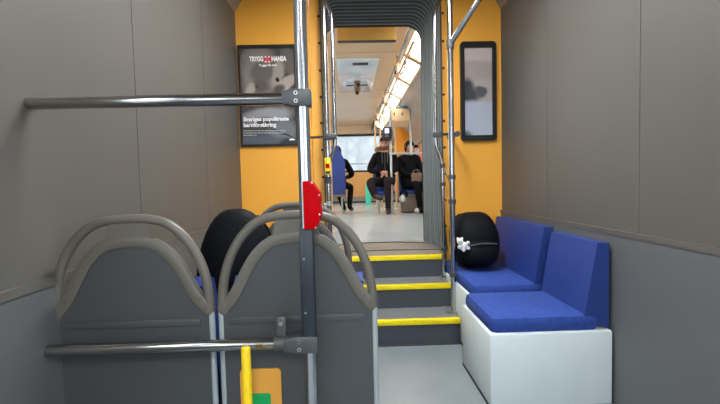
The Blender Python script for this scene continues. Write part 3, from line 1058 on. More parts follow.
def blob(px, py, rx, rz, ang, rgb, soft=0.35):
    a, c = u(px, py)
    k = PY / F_PX
    return (a + 0.0, c, rx * k, rz * k, ang, rgb, soft)


M['poster_photo'] = print_mat('poster_photo', (75, 70, 68), [
    blob(250, 60, 6, 14, 20, (112, 104, 100)), blob(262, 54, 14, 8, 0, (122, 114, 107)), blob(292, 62, 7, 16, -20, (102, 95, 90)),
    blob(262, 76, 15, 22, 8, (136, 125, 118), 0.3), blob(265, 70, 11, 9, 0, (104, 96, 91)), blob(263, 84, 9, 7, 0, (95, 86, 82), 0.5),
    blob(258, 84, 2.5, 1.0, 20, (41, 36, 34)), blob(253, 90, 4, 10, 15, (170, 161, 153)), blob(280, 72, 5, 15, 12, (156, 145, 136)),
    blob(287, 82, 12, 5.5, -38, (168, 156, 146), 0.25), blob(281, 86, 6, 4, -30, (85, 78, 75)), blob(280, 77, 1.6, 2.4, 0, (36, 34, 34)),
    blob(270, 112, 22, 8, -6, (148, 148, 151)), blob(274, 119, 16, 5, 8, (63, 64, 68)), blob(285, 128, 13, 14, 30, (117, 118, 122)),
    blob(262, 138, 26, 8, 0, (90, 96, 102)), blob(290, 139, 9, 6, 0, (58, 62, 67)), blob(284, 128, 12, 1.0, 22, (58, 58, 61))], 0.22)
MB().box((pc - hw + 0.01, PY + 0.006, zc - hh + 0.01), (pc + hw - 0.01, YW + 0.001, zc + hh - 0.01)).build('print', 'poster_photo', po, smooth=False, origin=(pc, PY, zc))
PT = PY + 0.0048


def put(name, body, pxl, pyb, h_px, m, align='LEFT', bold=0.0, width_px=None):
    v = P(pxl, pyb, PT)
    size = h_px * PT / F_PX / 0.70
    o = text_mesh(name, body, v.x, v.z, PT, size, m, po, align, bold)
    if width_px:
        xs = [q.co.x for q in o.data.vertices]
        k = width_px * PT / F_PX / (max(xs) - min(xs))
        for q in o.data.vertices:
            q.co.x *= k
    return o


put('brand_lettering', 'TRYGG', 249.5, 61.2, 4.4, 'white_print', bold=0.0022, width_px=13.5)
put('brand_lettering', 'HANSA', 271.5, 61.0, 4.4, 'white_print', bold=0.0022, width_px=14.5)
put('slogan_lettering', 'Tryggat för livet', 259.0, 66.3, 2.0, 'white_print', bold=0.0006, width_px=17.5)
put('headline_lettering', 'Sveriges populäraste', 243.5, 121.2, 3.7, 'white_print', bold=0.0016, width_px=44.5)
put('headline_lettering', 'barnförsäkring', 243.5, 127.0, 3.7, 'white_print', bold=0.0016, width_px=32.0)
# lifebuoy emblem between the two words
e = P(267.3, 59.3, PT)
mb = MB()
k = PT / F_PX
n = 32
R0, R1 = 1.7 * k, 3.6 * k
for i in range(n):
    a0, a1 = 2 * math.pi * i / n, 2 * math.pi * (i + 1) / n
    mb.cur = 1 if (i // 4) % 2 == 1 else 0
    if (i + 2) % 8 < 4:
        mb.cur = 0
    else:
        mb.cur = 1
    q = [(R0, a0), (R1, a0), (R1, a1), (R0, a1)]
    vs = [(e.x + r * math.cos(a), PT + 0.0005, e.z + r * math.sin(a)) for r, a in q] + [(e.x + r * math.cos(a), PT + 0.0012, e.z + r * math.sin(a)) for r, a in q]
    mb.add(vs, [(0, 1, 2, 3), (7, 6, 5, 4), (0, 4, 5, 1), (2, 6, 7, 3)])
mb.build('emblem', ['red_print', 'white_print'], po, smooth=False)
for sx_ in (-1, 1):
    MB().box((e.x + sx_ * 2.6 * k - 1.3 * k, PT + 0.0003, e.z - 2.0 * k), (e.x + sx_ * 2.6 * k + 1.3 * k, PT + 0.0011, e.z + 2.0 * k)).build('emblem_field', 'red_print', po, smooth=False)
# small print: lines of tiny unreadable lettering, as broken white dashes
for li, (py, x0p, x1p) in enumerate(((131.2, 243.5, 285), (133.4, 243.5, 283), (135.6, 243.5, 257))):
    mb = MB()
    x = x0p
    rs = random.Random(li)
    while x < x1p:
        w = rs.uniform(1.2, 4.2)
        a = P(x, py, PT)
        mb.box((a.x, PT, a.z), (a.x + w * k, PT + 0.001, a.z + 0.75 * k))
        x += w + 0.7
    mb.build('small_print', 'edge_rail', po, smooth=False)
a = P(292, 140.2, PT)
mb = MB()
mb.prism([(a.x + 2.8 * k * math.cos(math.radians(t)), a.z + 1.6 * k * math.sin(math.radians(t))) for t in range(0, 181, 15)], PT, PT + 0.001)
mb.build('seal', 'white_print', po, smooth=False)

# right-hand framed picture with rounded black frame
PY2 = YW - 0.03
ra, rb_ = P(460.3, 41.5, PY2), P(497, 140, PY2)
pc2, zc2 = (ra.x + rb_.x) / 2, (ra.z + rb_.z) / 2
hw2, hh2 = (rb_.x - ra.x) / 2, (ra.z - rb_.z) / 2
p2 = thing('framed_picture', 'rounded black framed pale picture on the yellow wall right of the bellows', 'picture', (pc2, YW, zc2 - hh2))
outer = round_rect(pc2 - hw2, pc2 + hw2, zc2 - hh2, zc2 + hh2, 0.03)
inner = round_rect(pc2 - hw2 + 0.034, pc2 + hw2 - 0.034, zc2 - hh2 + 0.045, zc2 + hh2 - 0.05, 0.012)
n = len(outer)
mb = MB()
mb.add([(x, PY2, z) for x, z in outer] + [(x, PY2, z) for x, z in inner] + [(x, YW + 0.001, z) for x, z in outer] + [(x, YW + 0.001, z) for x, z in inner],
       [f for j in range(n) for f in ((j, (j + 1) % n, n + (j + 1) % n, n + j), (2 * n + j, 3 * n + j, 3 * n + (j + 1) % n, 2 * n + (j + 1) % n), (j, 2 * n + j, 2 * n + (j + 1) % n, (j + 1) % n), (n + j, n + (j + 1) % n, 3 * n + (j + 1) % n, 3 * n + j))])
mb.build('frame', 'black_frame', p2, smooth=False)


def blob2(px, py, rx, rz, ang, rgb, soft=0.3):
    v = P(px, py, PY2)
    k = PY2 / F_PX
    return (v.x - pc2, v.z - zc2, rx * k, rz * k, ang, rgb, soft)


M['right_photo'] = print_mat('right_photo', (176, 166, 164), [
    blob2(480, 55, 30, 10, 0, (190, 176, 172)), blob2(480, 68, 26, 9, 0, (168, 156, 152)), blob2(470, 84, 7, 8, 0, (66, 66, 70), 0.5), blob2(474, 92, 10, 6, 0, (70, 72, 76), 0.5), blob2(484, 88, 6, 5, 20, (92, 92, 96)),
    blob2(480, 116, 30, 19, 0, (176, 182, 196), 0.15), blob2(470, 131, 6, 5, 10, (90, 104, 122), 0.5)], 0.2)
MB().box((pc2 - hw2 + 0.02, PY2 + 0.012, zc2 - hh2 + 0.02), (pc2 + hw2 - 0.02, YW + 0.001, zc2 + hh2 - 0.02)).build('print', 'right_photo', p2, smooth=False, origin=(pc2, PY2, zc2))

# ------------------------------------------------------------------ handrails at the steps
def px_path(pts, Y):
    return [P(x, y, Y) for x, y in pts]


# left: straight post plus a bent rail joined to it
YL = 3.30
lb = P(331, 250, YL)
xl_ = P(327, 130, YL).x
lr = thing('step_handrail', 'steel double handrail left of the gangway with a yellow button box', 'handrail', (xl_, YL, HF))
MB().tube([(xl_, YL, HF), (xl_, YL, ZC)], 0.0205, 16).build('post', 'steel', lr)
tp = smooth_path([P(321, -12, YL + 0.01), P(325.5, 2, YL - 0.03), P(331.3, 12, YL - 0.05), P(332.2, 30, YL - 0.05), P(334.9, 128, YL - 0.05), P(335.3, 141, YL - 0.05), P(334.8, 148, YL - 0.05), P(332, 155, YL - 0.04), P(329, 162, YL - 0.01), P(328.6, 170, YL)], 2)
MB().tube(tp, 0.0155, 14).build('bent_rail', 'steel', lr)
q = P(331.5, 137, YL)
MB().box((xl_ - 0.024, YL - 0.075, q.z - 0.024), (P(337, 137, YL).x, YL + 0.02, q.z + 0.024), 0.01).build('rail_clamp', 'clamp', lr)
e0 = P(308, 137.6, YL + 0.02)
MB().tube(smooth_path([P(325, 137, YL), P(313, 137.4, YL + 0.01), e0, (e0.x - 0.015, YL + 0.05, e0.z), (e0.x - 0.015, YW + 0.002, e0.z)]), 0.011, 12).build('wall_stay', 'steel_h', lr)
za, zb2 = P(328, 175, YL).z, P(328, 158, YL).z
bt = thing('stop_button', 'yellow stop button box with red square on the left handrail post', 'button', (xl_, YL, za))
MB().box((xl_ - 0.025, YL - 0.062, za), (xl_ + 0.025, YL - 0.0215, zb2), 0.006).build('housing', 'yellow_plastic', bt)
zm = P(328, 166, YL).z
MB().box((xl_ - 0.016, YL - 0.068, zm - 0.018), (xl_ + 0.016, YL - 0.06, zm + 0.018), 0.003).build('button', 'red', bt)
MB().box((xl_ - 0.018, YL - 0.0635, za + 0.008), (xl_ + 0.018, YL - 0.061, za + 0.03)).build('label_strip', 'seam', bt, smooth=False)
for (py0, py1, r, m) in ((177, 183.5, 0.0265, 'clamp'), (201, 205.5, 0.026, 'edge_rail')):
    MB().tube([(xl_, YL, P(329, py1, YL).z), (xl_, YL, P(329, py0, YL).z)], r, 16).build('collar', m, lr)
MB().tube([(xl_, YL, P(329, 204.5, YL).z), (xl_ - 0.04, YL, P(329, 204.5, YL).z)], 0.012, 10).build('side_stub', 'edge_rail', lr)
MB().tube([(xl_, YL, HF), (xl_, YL, HF + 0.012)], 0.045, 18).build('base_flange', 'clamp', lr)

# right: tall pole on the lowest step with a brace to the ceiling
bz = FL(455, 312, RH)
YRP = bz.y
xr_ = (P(449, 10, YRP).x + P(454, 280, YRP).x) / 2
rp_ = thing('grab_pole', 'tall steel pole on the lowest step at the right with slanted ceiling brace', 'pole', (xr_, YRP, RH))
MB().tube([(xr_, YRP, RH), (xr_, YRP, ZC)], 0.0205, 16).build('pole', 'steel', rp_)
jt = P(449, 44, YRP)
MB().tube([(xr_, YRP, jt.z), (XR - 0.12, 2.45, ZC)], 0.02, 14).build('brace', 'steel', rp_)
MB().tube([(xr_, YRP, jt.z - 0.035), (xr_, YRP, jt.z + 0.03)], 0.027, 14).build('joint', 'clamp', rp_)
for py in (177, 201.5, 274.5):
    z = P(452, py, YRP).z
    MB().tube([(xr_, YRP, z - 0.016), (xr_, YRP, z + 0.016)], 0.027, 16).build('collar', 'clamp', rp_)
MB().tube([(xr_, YRP, RH), (xr_, YRP, RH + 0.012)], 0.05, 18).build('base_flange', 'metal_strip', rp_)

# right: bent rail standing on the middle step
bz2 = FL(444.5, 278, 2 * RH)
YQ = bz2.y
rq = thing('step_handrail', 'bent steel handrail in front of the bellows right of the steps', 'handrail', (bz2.x, YQ, 2 * RH))
xq = P(443.2, 220, YQ).x
path = [P(443.5, -14, YQ + 0.1), P(441, -1, YQ + 0.04), P(435.5, 9, YQ), P(434.6, 26, YQ), P(435.2, 120, YQ), P(435.6, 140, YQ), P(436.5, 148, YQ), P(441, 158, YQ), (xq, YQ, P(442.5, 166, YQ).z), (xq, YQ, P(442.5, 172, YQ).z)]
MB().tube(smooth_path(path, 2), 0.0155, 14).build('bent_rail', 'steel', rq)
MB().tube([(xq, YQ, 2 * RH), (xq, YQ, P(442.6, 171, YQ).z)], 0.0165, 14).build('post', 'steel', rq)
c1 = P(437, 134.5, YQ)
MB().box((c1.x - 0.038, YQ - 0.022, c1.z - 0.024), (c1.x + 0.034, YQ + 0.024, c1.z + 0.022), 0.009).build('rail_clamp', 'clamp', rq)
c2 = P(457, 134, YQ + 0.05)
MB().tube([(c1.x, YQ, c1.z), (c2.x, YQ + 0.05, c2.z)], 0.012, 12).build('wall_stay', 'steel_h', rq)
MB().tube([(c2.x, YQ + 0.05, c2.z), (c2.x, YW + 0.002, c2.z)], 0.012, 12).build('wall_stay', 'steel_h', rq)
MB().tube([(c2.x, YQ + 0.03, c2.z), (c2.x, YQ + 0.07, c2.z)], 0.022, 14).build('stay_joint', 'clamp', rq)
MB().tube([(c2.x, YW - 0.014, c2.z), (c2.x, YW + 0.002, c2.z)], 0.034, 16).build('wall_flange', 'clamp', rq)
for py in (166, 184, 249, 277):
    z = P(443, py, YQ).z
    MB().tube([(xq, YQ, z - 0.016), (xq, YQ, z + 0.016)], 0.0235, 14).build('collar', 'clamp', rq)
z1 = P(442.5, 165, YQ).z
MB().tube([(xq, YQ, z1), (xr_, YRP + 0.03, P(450.5, 186, YRP).z)], 0.005, 8).build('tie_rod', 'clamp', rq)
MB().tube([(xq, YQ, 2 * RH), (xq, YQ, 2 * RH + 0.012)], 0.042, 16).build('base_flange', 'metal_strip', rq)

# ------------------------------------------------------------------ upper car fittings
sb0, sb1 = P(337.5, 41, 4.35), P(396, 41, 4.35)
sbx = thing('header_box', 'long mustard yellow box under the ceiling just past the gangway', 'box', ((sb0.x + sb1.x) / 2, 4.35, sb0.z))
MB().box((sb0.x, 4.35, (sb0.z + sb1.z) / 2), (sb1.x, 4.39, ZU), 0.006).build('box', 'sign_box', sbx)
MB().box((sb0.x, 4.345, (sb0.z + sb1.z) / 2 - 0.006), (sb1.x, 4.392, (sb0.z + sb1.z) / 2 + 0.006)).build('lower_trim', 'clamp', sbx, smooth=False)

hy0, hy1 = FL(352, 60, ZU - 0.03).y, FL(352, 92.5, ZU - 0.03).y
hx0, hx1 = P(336.5, 60, hy0).x, P(371.5, 92, hy1).x
ht = thing('roof_hatch', 'pale shiny roof hatch in the rear car ceiling', 'hatch', ((hx0 + hx1) / 2, hy0, ZU))
MB().box((hx0, hy0, ZU - 0.03), (hx1, hy1, ZU + 0.002), 0.012).build('lid', 'hatch', ht)
hb = FL(352.5, 65, ZU - 0.055)
MB().box((hb.x, hb.y - 0.02, ZU - 0.06), (P(368, 64.3, hb.y).x, hb.y + 0.02, ZU - 0.028), 0.006).build('release_bar', 'clamp', ht)
hb2 = FL(357, 85.5, ZU - 0.05)
MB().tube([P(346, 85.6, hb2.y), P(368, 85, hb2.y)], 0.012, 8).build('latch_bar', 'clamp', ht)
M['brown'] = mat('bronze_brown', (104, 84, 66), 0.4, 0.3, var=0.05)
yc = 6.72
cc = P(357.5, 79, yc)
cmr = thing('ceiling_camera', 'small brown and black dome camera with its mirror image modelled, under the roof hatch', 'camera', (cc.x, yc, P(357, 95, yc).z))  # camera and its reflection in the hatch, both built as solid parts
zt = ZU - 0.03
z85, z88, z91, z95 = (P(357, v, yc).z for v in (84, 87, 91, 95))
MB().ellipsoid((cc.x, yc, P(357, 81.5, yc).z), (0.06, 0.06, 0.062), 16, 10).build('mount', 'brown', cmr)
MB().tube([(cc.x, yc, P(357, 81, yc).z), (cc.x, yc, max(zt, P(357, 79, yc).z))], 0.03, 12).build('stem', 'brown', cmr)
MB().ellipsoid((cc.x + 0.012, yc - 0.01, z85 - 0.015), (0.036, 0.036, 0.03), 14, 8).build('lens_ball', 'black_rubber', cmr)
MB().tube([(cc.x - 0.005, yc, z91 - 0.01), (cc.x - 0.005, yc, z88 + 0.0)], 0.052, 14).build('ring', 'brown', cmr)
MB().ellipsoid((cc.x - 0.01, yc, z91 - 0.03), (0.036, 0.036, 0.034), 14, 8).build('dome', 'black_rubber', cmr)

# overhead rail with hangers and strap loops under the right-hand lamps
rl = P(397.5, 77, 5.5)
RX, RZ = rl.x, rl.z
ohr = thing('overhead_rail', 'long overhead grab rail on hangers under the right lamp row', 'rail', (RX, 4.2, RZ))
MB().tube([(RX, 4.16, RZ), (RX, 11.6, RZ)], 0.017, 12).build('rail', 'cream_pole', ohr)
MB().tube([(RX + 0.035, 4.16, RZ + 0.012), (RX + 0.035, 11.6, RZ + 0.012)], 0.008, 8).build('guard_rail', 'brown', ohr)
for y in (5.5, 7.5, 9.5):
    MB().tube([(RX, y, RZ), (RX, y, ZU)], 0.017, 12).build('hanger', 'cream_pole', ohr)
    MB().tube([(RX, y, RZ + 0.16), (RX, y, RZ + 0.18)], 0.03, 12).build('collar', 'cream_pole', ohr)
    for s in (-1, 1):
        MB().tube([(RX + s * 0.03, y - 0.02, RZ + 0.03), (RX + s * 0.03, y - 0.02, RZ + 0.08)], 0.012, 8).build('rubber_stop', 'black_rubber', ohr)
strap0 = None
for i, (y, wh) in enumerate(((4.75, 'nearest'), (6.6, 'second'), (7.9, 'third'), (8.9, 'fourth'), (10.0, 'farthest'))):
    xs = RX + 0.13 if i == 0 else RX
    zt_ = RZ - 0.0
    if strap0 is None:
        r = thing('strap_handle', '', 'strap', (0, 0, 0), group='strap handles on the overhead rail')
        MB().box((-0.008, -0.014, -0.10), (0.008, 0.014, 0.02), 0.003).build('strap', 'seat_base', r)
        loop = [Vector((0.0, 0, -0.10)), Vector((-0.045, 0, -0.15)), Vector((-0.048, 0, -0.2)), Vector((0.048, 0, -0.2)), Vector((0.045, 0, -0.15))]
        MB().tube(loop, 0.008, 8, closed=True).build('grip', 'seat_base', r)
        strap0 = r
    else:
        r = copy_tree(strap0)
    r.location = (RX, y, RZ - 0.012)
    r['label'] = '%s grey strap handle hanging from the overhead rail of the rear car' % wh

# cream poles farther back
for (px, Y, lab) in ((328.3, 4.9, 'cream enamel pole at the left edge of the gangway opening'), (374.5, 10.6, 'cream enamel pole right of the rear window'), (379.5, 9.6, 'thin cream pole just right of the roof hatch'), (384.0, 8.9, 'cream pole above the seated man in the black cap')):
    x = P(px, 100, Y).x
    cp = thing('cream_pole', lab, 'pole', (x, Y, HF), group='cream poles of the rear car')
    MB().tube([(x, Y, HF), (x, Y, ZU)], 0.021, 12).build('pole', 'cream_pole', cp)
    for z in (HF + 0.006, ZU - 0.03):
        MB().tube([(x, Y, z - 0.006), (x, Y, z + 0.02)], 0.04, 14).build('flange', 'cream_pole', cp)
    MB().tube([(x, Y, RZ - 0.03), (x, Y, RZ + 0.03)], 0.03, 12).build('collar', 'cream_pole', cp)

# frame in front of the seats: hoop, cross bar, equipment box
fp = FL(391.6, 214, HF)
YH = fp.y
xa_ = P(391.0, 160, YH).x
xb_ = P(410.6, 130, YH).x
zbar = (P(391, 153.6, YH).z + P(420, 153.2, YH).z) / 2
ztop = P(400, 102, YH).z
hp_ = thing('hoop_rail', 'pale hoop shaped handrail with cross bar in front of the passengers', 'handrail', (xa_, YH, HF))
r_ = 0.07
pth = [(xa_, YH, HF), (xa_, YH, ztop - r_)] + [(xa_ + r_ + r_ * math.cos(math.radians(a)), YH, ztop - r_ + r_ * math.sin(math.radians(a))) for a in (157, 135, 112, 90)] + \
      [(xb_ - r_ + r_ * math.cos(math.radians(a)), YH, ztop - r_ + r_ * math.sin(math.radians(a))) for a in (90, 67, 45, 22, 0)] + [(xb_, YH, zbar)]
MB().tube(pth, 0.0215, 14).build('hoop', 'edge_rail', hp_)
MB().tube([(xa_, YH, zbar), (XRU - 0.01, YH, zbar)], 0.019, 12).build('cross_bar', 'edge_rail', hp_)
for x in (xa_, xb_):
    MB().ellipsoid((x, YH, zbar), (0.034, 0.034, 0.038), 12, 8).build('joint', 'edge_rail', hp_)
MB().tube([(xa_, YH, HF), (xa_, YH, HF + 0.015)], 0.05, 14).build('base_flange', 'edge_rail', hp_)
b0_, b1_ = P(393.2, 121.5, YH), P(408.8, 109, YH)
eb = thing('equipment_box', 'cream equipment box between the uprights of the hoop handrail', 'box', ((b0_.x + b1_.x) / 2, YH, b0_.z))
MB().box((xa_ + 0.0225, YH - 0.06, b0_.z), (xb_ - 0.0225, YH + 0.08, b1_.z), 0.01).build('body', 'cream', eb)
MB().prism_x([(YH - 0.05, b0_.z), (YH + 0.07, b0_.z), (YH + 0.07, b0_.z - 0.10)], xa_ + 0.04, xb_ - 0.04).build('skirt', 'cream', eb, smooth=False)
M['blue_label'] = mat('pale_blue_label', (96, 140, 168), 0.5, var=0.03)
MB().box((P(398, 107, YH).x, YH - 0.03, b1_.z - 0.01), (xb_ - 0.03, YH + 0.05, P(400, 106, YH).z), 0.006).build('top_tray', 'blue_label', eb)
for px in (394.2, 402.3):
    v = P(px, 114, YH - 0.06)
    MB().box((v.x - 0.012, YH - 0.064, v.z - 0.028), (v.x + 0.012, YH - 0.058, v.z + 0.028), 0.003).build('keyhole_plate', 'clamp', eb)

# ticket reader on the hoop
ta, tb = P(382.8, 140.3, YH - 0.07), P(392.0, 126.6, YH - 0.07)
tv = thing('ticket_reader', 'black ticket reader with lit blue screen mounted on the hoop handrail', 'ticket reader', (xa_, YH - 0.07, ta.z))
rt = Matrix.Rotation(math.radians(0), 3, 'Y')
MB().box((ta.x, YH - 0.115, ta.z), (xa_ + 0.012, YH - 0.045, tb.z), 0.022).build('housing', 'black_frame', tv)
MB().box((xa_ - 0.03, YH - 0.05, ta.z + 0.03), (xa_ + 0.03, YH - 0.018, tb.z - 0.04), 0.01).build('pole_clamp', 'black_frame', tv)
s0, s1 = P(384.8, 133.2, YH - 0.115), P(388.9, 128.4, YH - 0.115)
MB().box((s0.x, YH - 0.119, s0.z), (s1.x, YH - 0.114, s1.z), 0.003).build('screen', 'screen', tv)
s0, s1 = P(385.0, 137.2, YH - 0.115), P(388.2, 134.3, YH - 0.115)
MB().box((s0.x, YH - 0.118, s0.z), (s1.x, YH - 0.114, s1.z), 0.003).build('keypad', 'grey_lining', tv)
MB().box((ta.x + 0.02, YH - 0.15, ta.z - 0.012), (xa_ - 0.0, YH - 0.05, ta.z + 0.016), 0.012).build('card_tray', 'black_frame', tv)

# orange partition panel behind the seats on the right
YO = 9.6
o0, o1 = P(396.5, 150, YO), P(410.5, 124.5, YO)
op = thing('partition_panel', 'orange partition panel with cream posts behind the passengers on the right', 'partition', ((o0.x + o1.x) / 2, YO, HF))
MB().box((o0.x, YO, HF + 0.3), (o1.x, YO + 0.03, o1.z), 0.008).build('panel', 'orange_panel', op)
MB().tube([(o0.x - 0.02, YO + 0.015, HF), (o0.x - 0.02, YO + 0.015, o1.z), (o0.x - 0.09, YO + 0.015, ZU - 0.1), (o0.x - 0.09, YO + 0.015, ZU)], 0.022, 12).build('post', 'cream_pole', op)
MB().box((o0.x, YO - 0.01, o1.z), (o1.x, YO + 0.04, o1.z + 0.04), 0.008).build('top_rail', 'cream_pole', op)


# ------------------------------------------------------------------ people
def seg_dist(p, a, c):
    d = c - a
    t = max(0.0, min(1.0, (p - a).dot(d) / max(d.length_squared, 1e-9)))
    return (p - (a + d * t)).length


def skin_mesh(J, bones, root):
    names = list(J)
    me = bpy.data.meshes.new('skin')
    me.from_pydata([J[n][0] for n in names], [(names.index(a), names.index(c)) for a, c, _ in bones], [])
    o = bpy.data.objects.new('skin', me)
    COL.objects.link(o)
    o.modifiers.new('skin', 'SKIN').use_smooth_shade = True
    for i, n in enumerate(names):
        r = J[n][1]
        sv = me.skin_vertices[0].data[i]
        sv.radius = (r, r) if not isinstance(r, tuple) else r
        sv.use_root = n == root
    ss = o.modifiers.new('sub', 'SUBSURF')
    ss.levels = 2
    bpy.context.view_layer.update()
    ev = bpy.data.meshes.new_from_object(o.evaluated_get(bpy.context.evaluated_depsgraph_get()))
    bpy.data.objects.remove(o)
    vs = [v.co.copy() for v in ev.vertices]
    out = []
    for p in ev.polygons:
        c = p.center
        best = min(bones, key=lambda b: seg_dist(c, Vector(J[b[0]][0]), Vector(J[b[1]][0])) - 0.5 * min(_rr(J[b[0]][1]), _rr(J[b[1]][1])))
        out.append((tuple(p.vertices), best[2]))
    bpy.data.meshes.remove(ev)
    return vs, out


def _rr(r):
    return r[0] if isinstance(r, tuple) else r


def add_hand(mb, wrist, fwd, down, side, k=1.0, curl=0.9):
    """palm and five curled fingers; fwd: from wrist to knuckles, down: palm side, side: towards the thumb"""
    wrist, fwd, down, side = Vector(wrist), Vector(fwd).normalized(), Vector(down).normalized(), Vector(side).normalized()
    rot = Matrix((side, fwd, -down)).transposed()
    mb.ellipsoid(wrist + fwd * 0.05 * k, (0.042 * k, 0.055 * k, 0.019 * k), 12, 8, rot=rot)
    for i, (off, L) in enumerate(((0.03, 0.070), (0.010, 0.080), (-0.010, 0.074), (-0.029, 0.058))):
        base = wrist + fwd * 0.088 * k + side * off * k
        pts = [base - fwd * 0.02 * k]
        d = fwd.copy()
        p = base.copy()
        for q in range(3):
            a = curl * (0.35 + 0.35 * q)
            d = (fwd * math.cos(a) + down * math.sin(a)).normalized()
            pts.append(p.copy())
            p = p + d * L * k / 3
        pts.append(p)
        mb.tube(pts, [0.009 * k, 0.0095 * k, 0.009 * k, 0.0085 * k, 0.006 * k], 8)
    b = wrist + fwd * 0.03 * k + side * 0.034 * k
    mb.tube([b, b + (side * 0.7 + fwd * 0.5).normalized() * 0.03 * k, b + (side * 0.5 + fwd * 0.8 + down * 0.3).normalized() * 0.055 * k, b + (side * 0.2 + fwd * 0.9 + down * 0.5).normalized() * 0.075 * k], [0.012 * k, 0.011 * k, 0.010 * k, 0.006 * k], 8)


def add_head(mb, c, yaw, pitch, idx, beard=False):
    """idx: material numbers for skin, hair, eye, lips, beard"""
    R = Matrix.Rotation(math.radians(yaw), 3, 'Z') @ Matrix.Rotation(math.radians(pitch), 3, 'X')
    c = Vector(c)

    def fn(d):
        x, y, z = d
        j = max(0.0, -z)
        x *= 1 - 0.22 * j * j
        if y > 0:
            y *= 1 - 0.25 * j
        y -= 0.06 * j
        return Vector((x, y, z))
    i0 = len(mb.f)
    mb.cur = idx[0]
    mb.ellipsoid(c, (0.076, 0.096, 0.116), 20, 16, rot=R, fn=fn)
    if beard:
        for k in range(i0, len(mb.f)):
            ctr = sum((Vector(mb.v[i]) for i in mb.f[k]), Vector()) / len(mb.f[k]) - c
            l = R.transposed() @ ctr
            if l.z < -0.035 and l.y < 0.03:
                mb.mi[k] = idx[4]
    T = lambda p: c + R @ Vector(p)
    mb.tube([T((0, -0.092, 0.014)), T((0, -0.106, -0.012)), T((0, -0.108, -0.028)), T((0, -0.09, -0.036))], [0.008, 0.013, 0.016, 0.009], 8)
    for s in (-1, 1):
        mb.cur = idx[0]
        mb.ellipsoid(T((s * 0.077, 0.008, -0.005)), (0.011, 0.019, 0.031), 8, 6, rot=R)
        mb.cur = idx[2]
        mb.ellipsoid(T((s * 0.031, -0.084, 0.006)), (0.014, 0.010, 0.008), 8, 6, rot=R)
        mb.cur = idx[1]
        mb.ellipsoid(T((s * 0.031, -0.087, 0.028)), (0.021, 0.009, 0.005), 8, 6, rot=R)
    mb.cur = idx[3]
    mb.ellipsoid(T((0, -0.093, -0.060)), (0.024, 0.009, 0.007), 10, 6, rot=R)
    return R


BM = ['coat', 'trousers', 'skin', 'shoe', 'hair', 'eye', 'lips', 'beard']


def person(label, loc, rot, scale, J, mats, head_yaw=0, head_pitch=0, beard=False, hands=(), group='seated passengers'):
    root = thing('person', label, 'person', loc, group)
    root.rotation_euler.z = math.radians(rot)
    root.scale = (scale,) * 3
    bones = [('pelvis', 'belly', 0), ('belly', 'chest', 0), ('chest', 'yoke', 0), ('yoke', 'neck', 2)]
    for s in ('l', 'r'):
        bones += [('yoke', 'sh_' + s, 0), ('sh_' + s, 'el_' + s, 0), ('el_' + s, 'wr_' + s, 0),
                  ('pelvis', 'hip_' + s, 0), ('hip_' + s, 'kn_' + s, 1), ('kn_' + s, 'an_' + s, 1), ('an_' + s, 'to_' + s, 3)]
    vs, faces = skin_mesh(J, bones, 'pelvis')
    mb = MB()
    for f, m in faces:
        mb.f.append(f)
        mb.mi.append(m)
    mb.v = [tuple(v) for v in vs]
    hc = Vector(J['neck'][0]) + Vector((0, -0.018, 0.105))
    R = add_head(mb, hc, head_yaw, head_pitch, (2, 4, 5, 6, 7), beard)
    mb.cur = 2
    for h in hands:
        add_hand(mb, *h)
    mm = list(BM)
    for k, v in mats.items():
        mm[BM.index(k)] = v
    body = mb.build('body', mm, root, local=True, sharp=80)
    return root, hc, R


def seated(s, **over):
    J = {
        'pelvis': ((0, 0.02, s + 0.10), 0.155), 'belly': ((0, 0.03, s + 0.27), 0.160), 'chest': ((0, 0.03, s + 0.43), 0.165), 'yoke': ((0, 0.02, s + 0.555), 0.105), 'neck': ((0, 0.0, s + 0.665), 0.055),
        'sh_l': ((0.165, 0.02, s + 0.54), 0.078), 'sh_r': ((-0.165, 0.02, s + 0.54), 0.078),
        'el_l': ((0.27, -0.07, s + 0.28), 0.066), 'el_r': ((-0.27, -0.07, s + 0.28), 0.066),
        'wr_l': ((0.07, -0.27, s + 0.22), 0.042), 'wr_r': ((-0.07, -0.27, s + 0.22), 0.042),
        'hip_l': ((0.10, -0.10, s + 0.085), 0.10), 'hip_r': ((-0.10, -0.10, s + 0.085), 0.10),
        'kn_l': ((0.13, -0.46, s + 0.07), 0.072), 'kn_r': ((-0.13, -0.46, s + 0.07), 0.072),
        'an_l': ((0.13, -0.44, 0.09), 0.05), 'an_r': ((-0.13, -0.44, 0.09), 0.05),
        'to_l': ((0.14, -0.62, 0.045), 0.042), 'to_r': ((-0.14, -0.62, 0.045), 0.042),
    }
    for k, v in over.items():
        J[k] = (v, J[k][1])
    return J


def hair_cap(root, c, R, m, grow=1.06, cut=-0.1, name='hair', back=True):
    def fn(d):
        return d
    mb = MB()
    seg, rings = 20, 14
    vs, fs = [], []
    rad = (0.076 * grow + 0.004, 0.096 * grow + 0.004, 0.116 * grow)
    mb.ellipsoid((0, 0, 0), rad, seg, rings)
    keep = []
    for f in mb.f:
        ctr = sum((Vector(mb.v[i]) for i in f), Vector()) / len(f)
        front = ctr.y < -0.02
        lim = 0.045 if front else (cut if back else 0.0)
        if ctr.z > lim:
            keep.append(f)
    mb.f = keep
    mb.mi = [0] * len(keep)
    mb.v = [tuple(c + R @ Vector(v)) for v in mb.v]
    return mb.build(name, m, root, local=True, sharp=80)


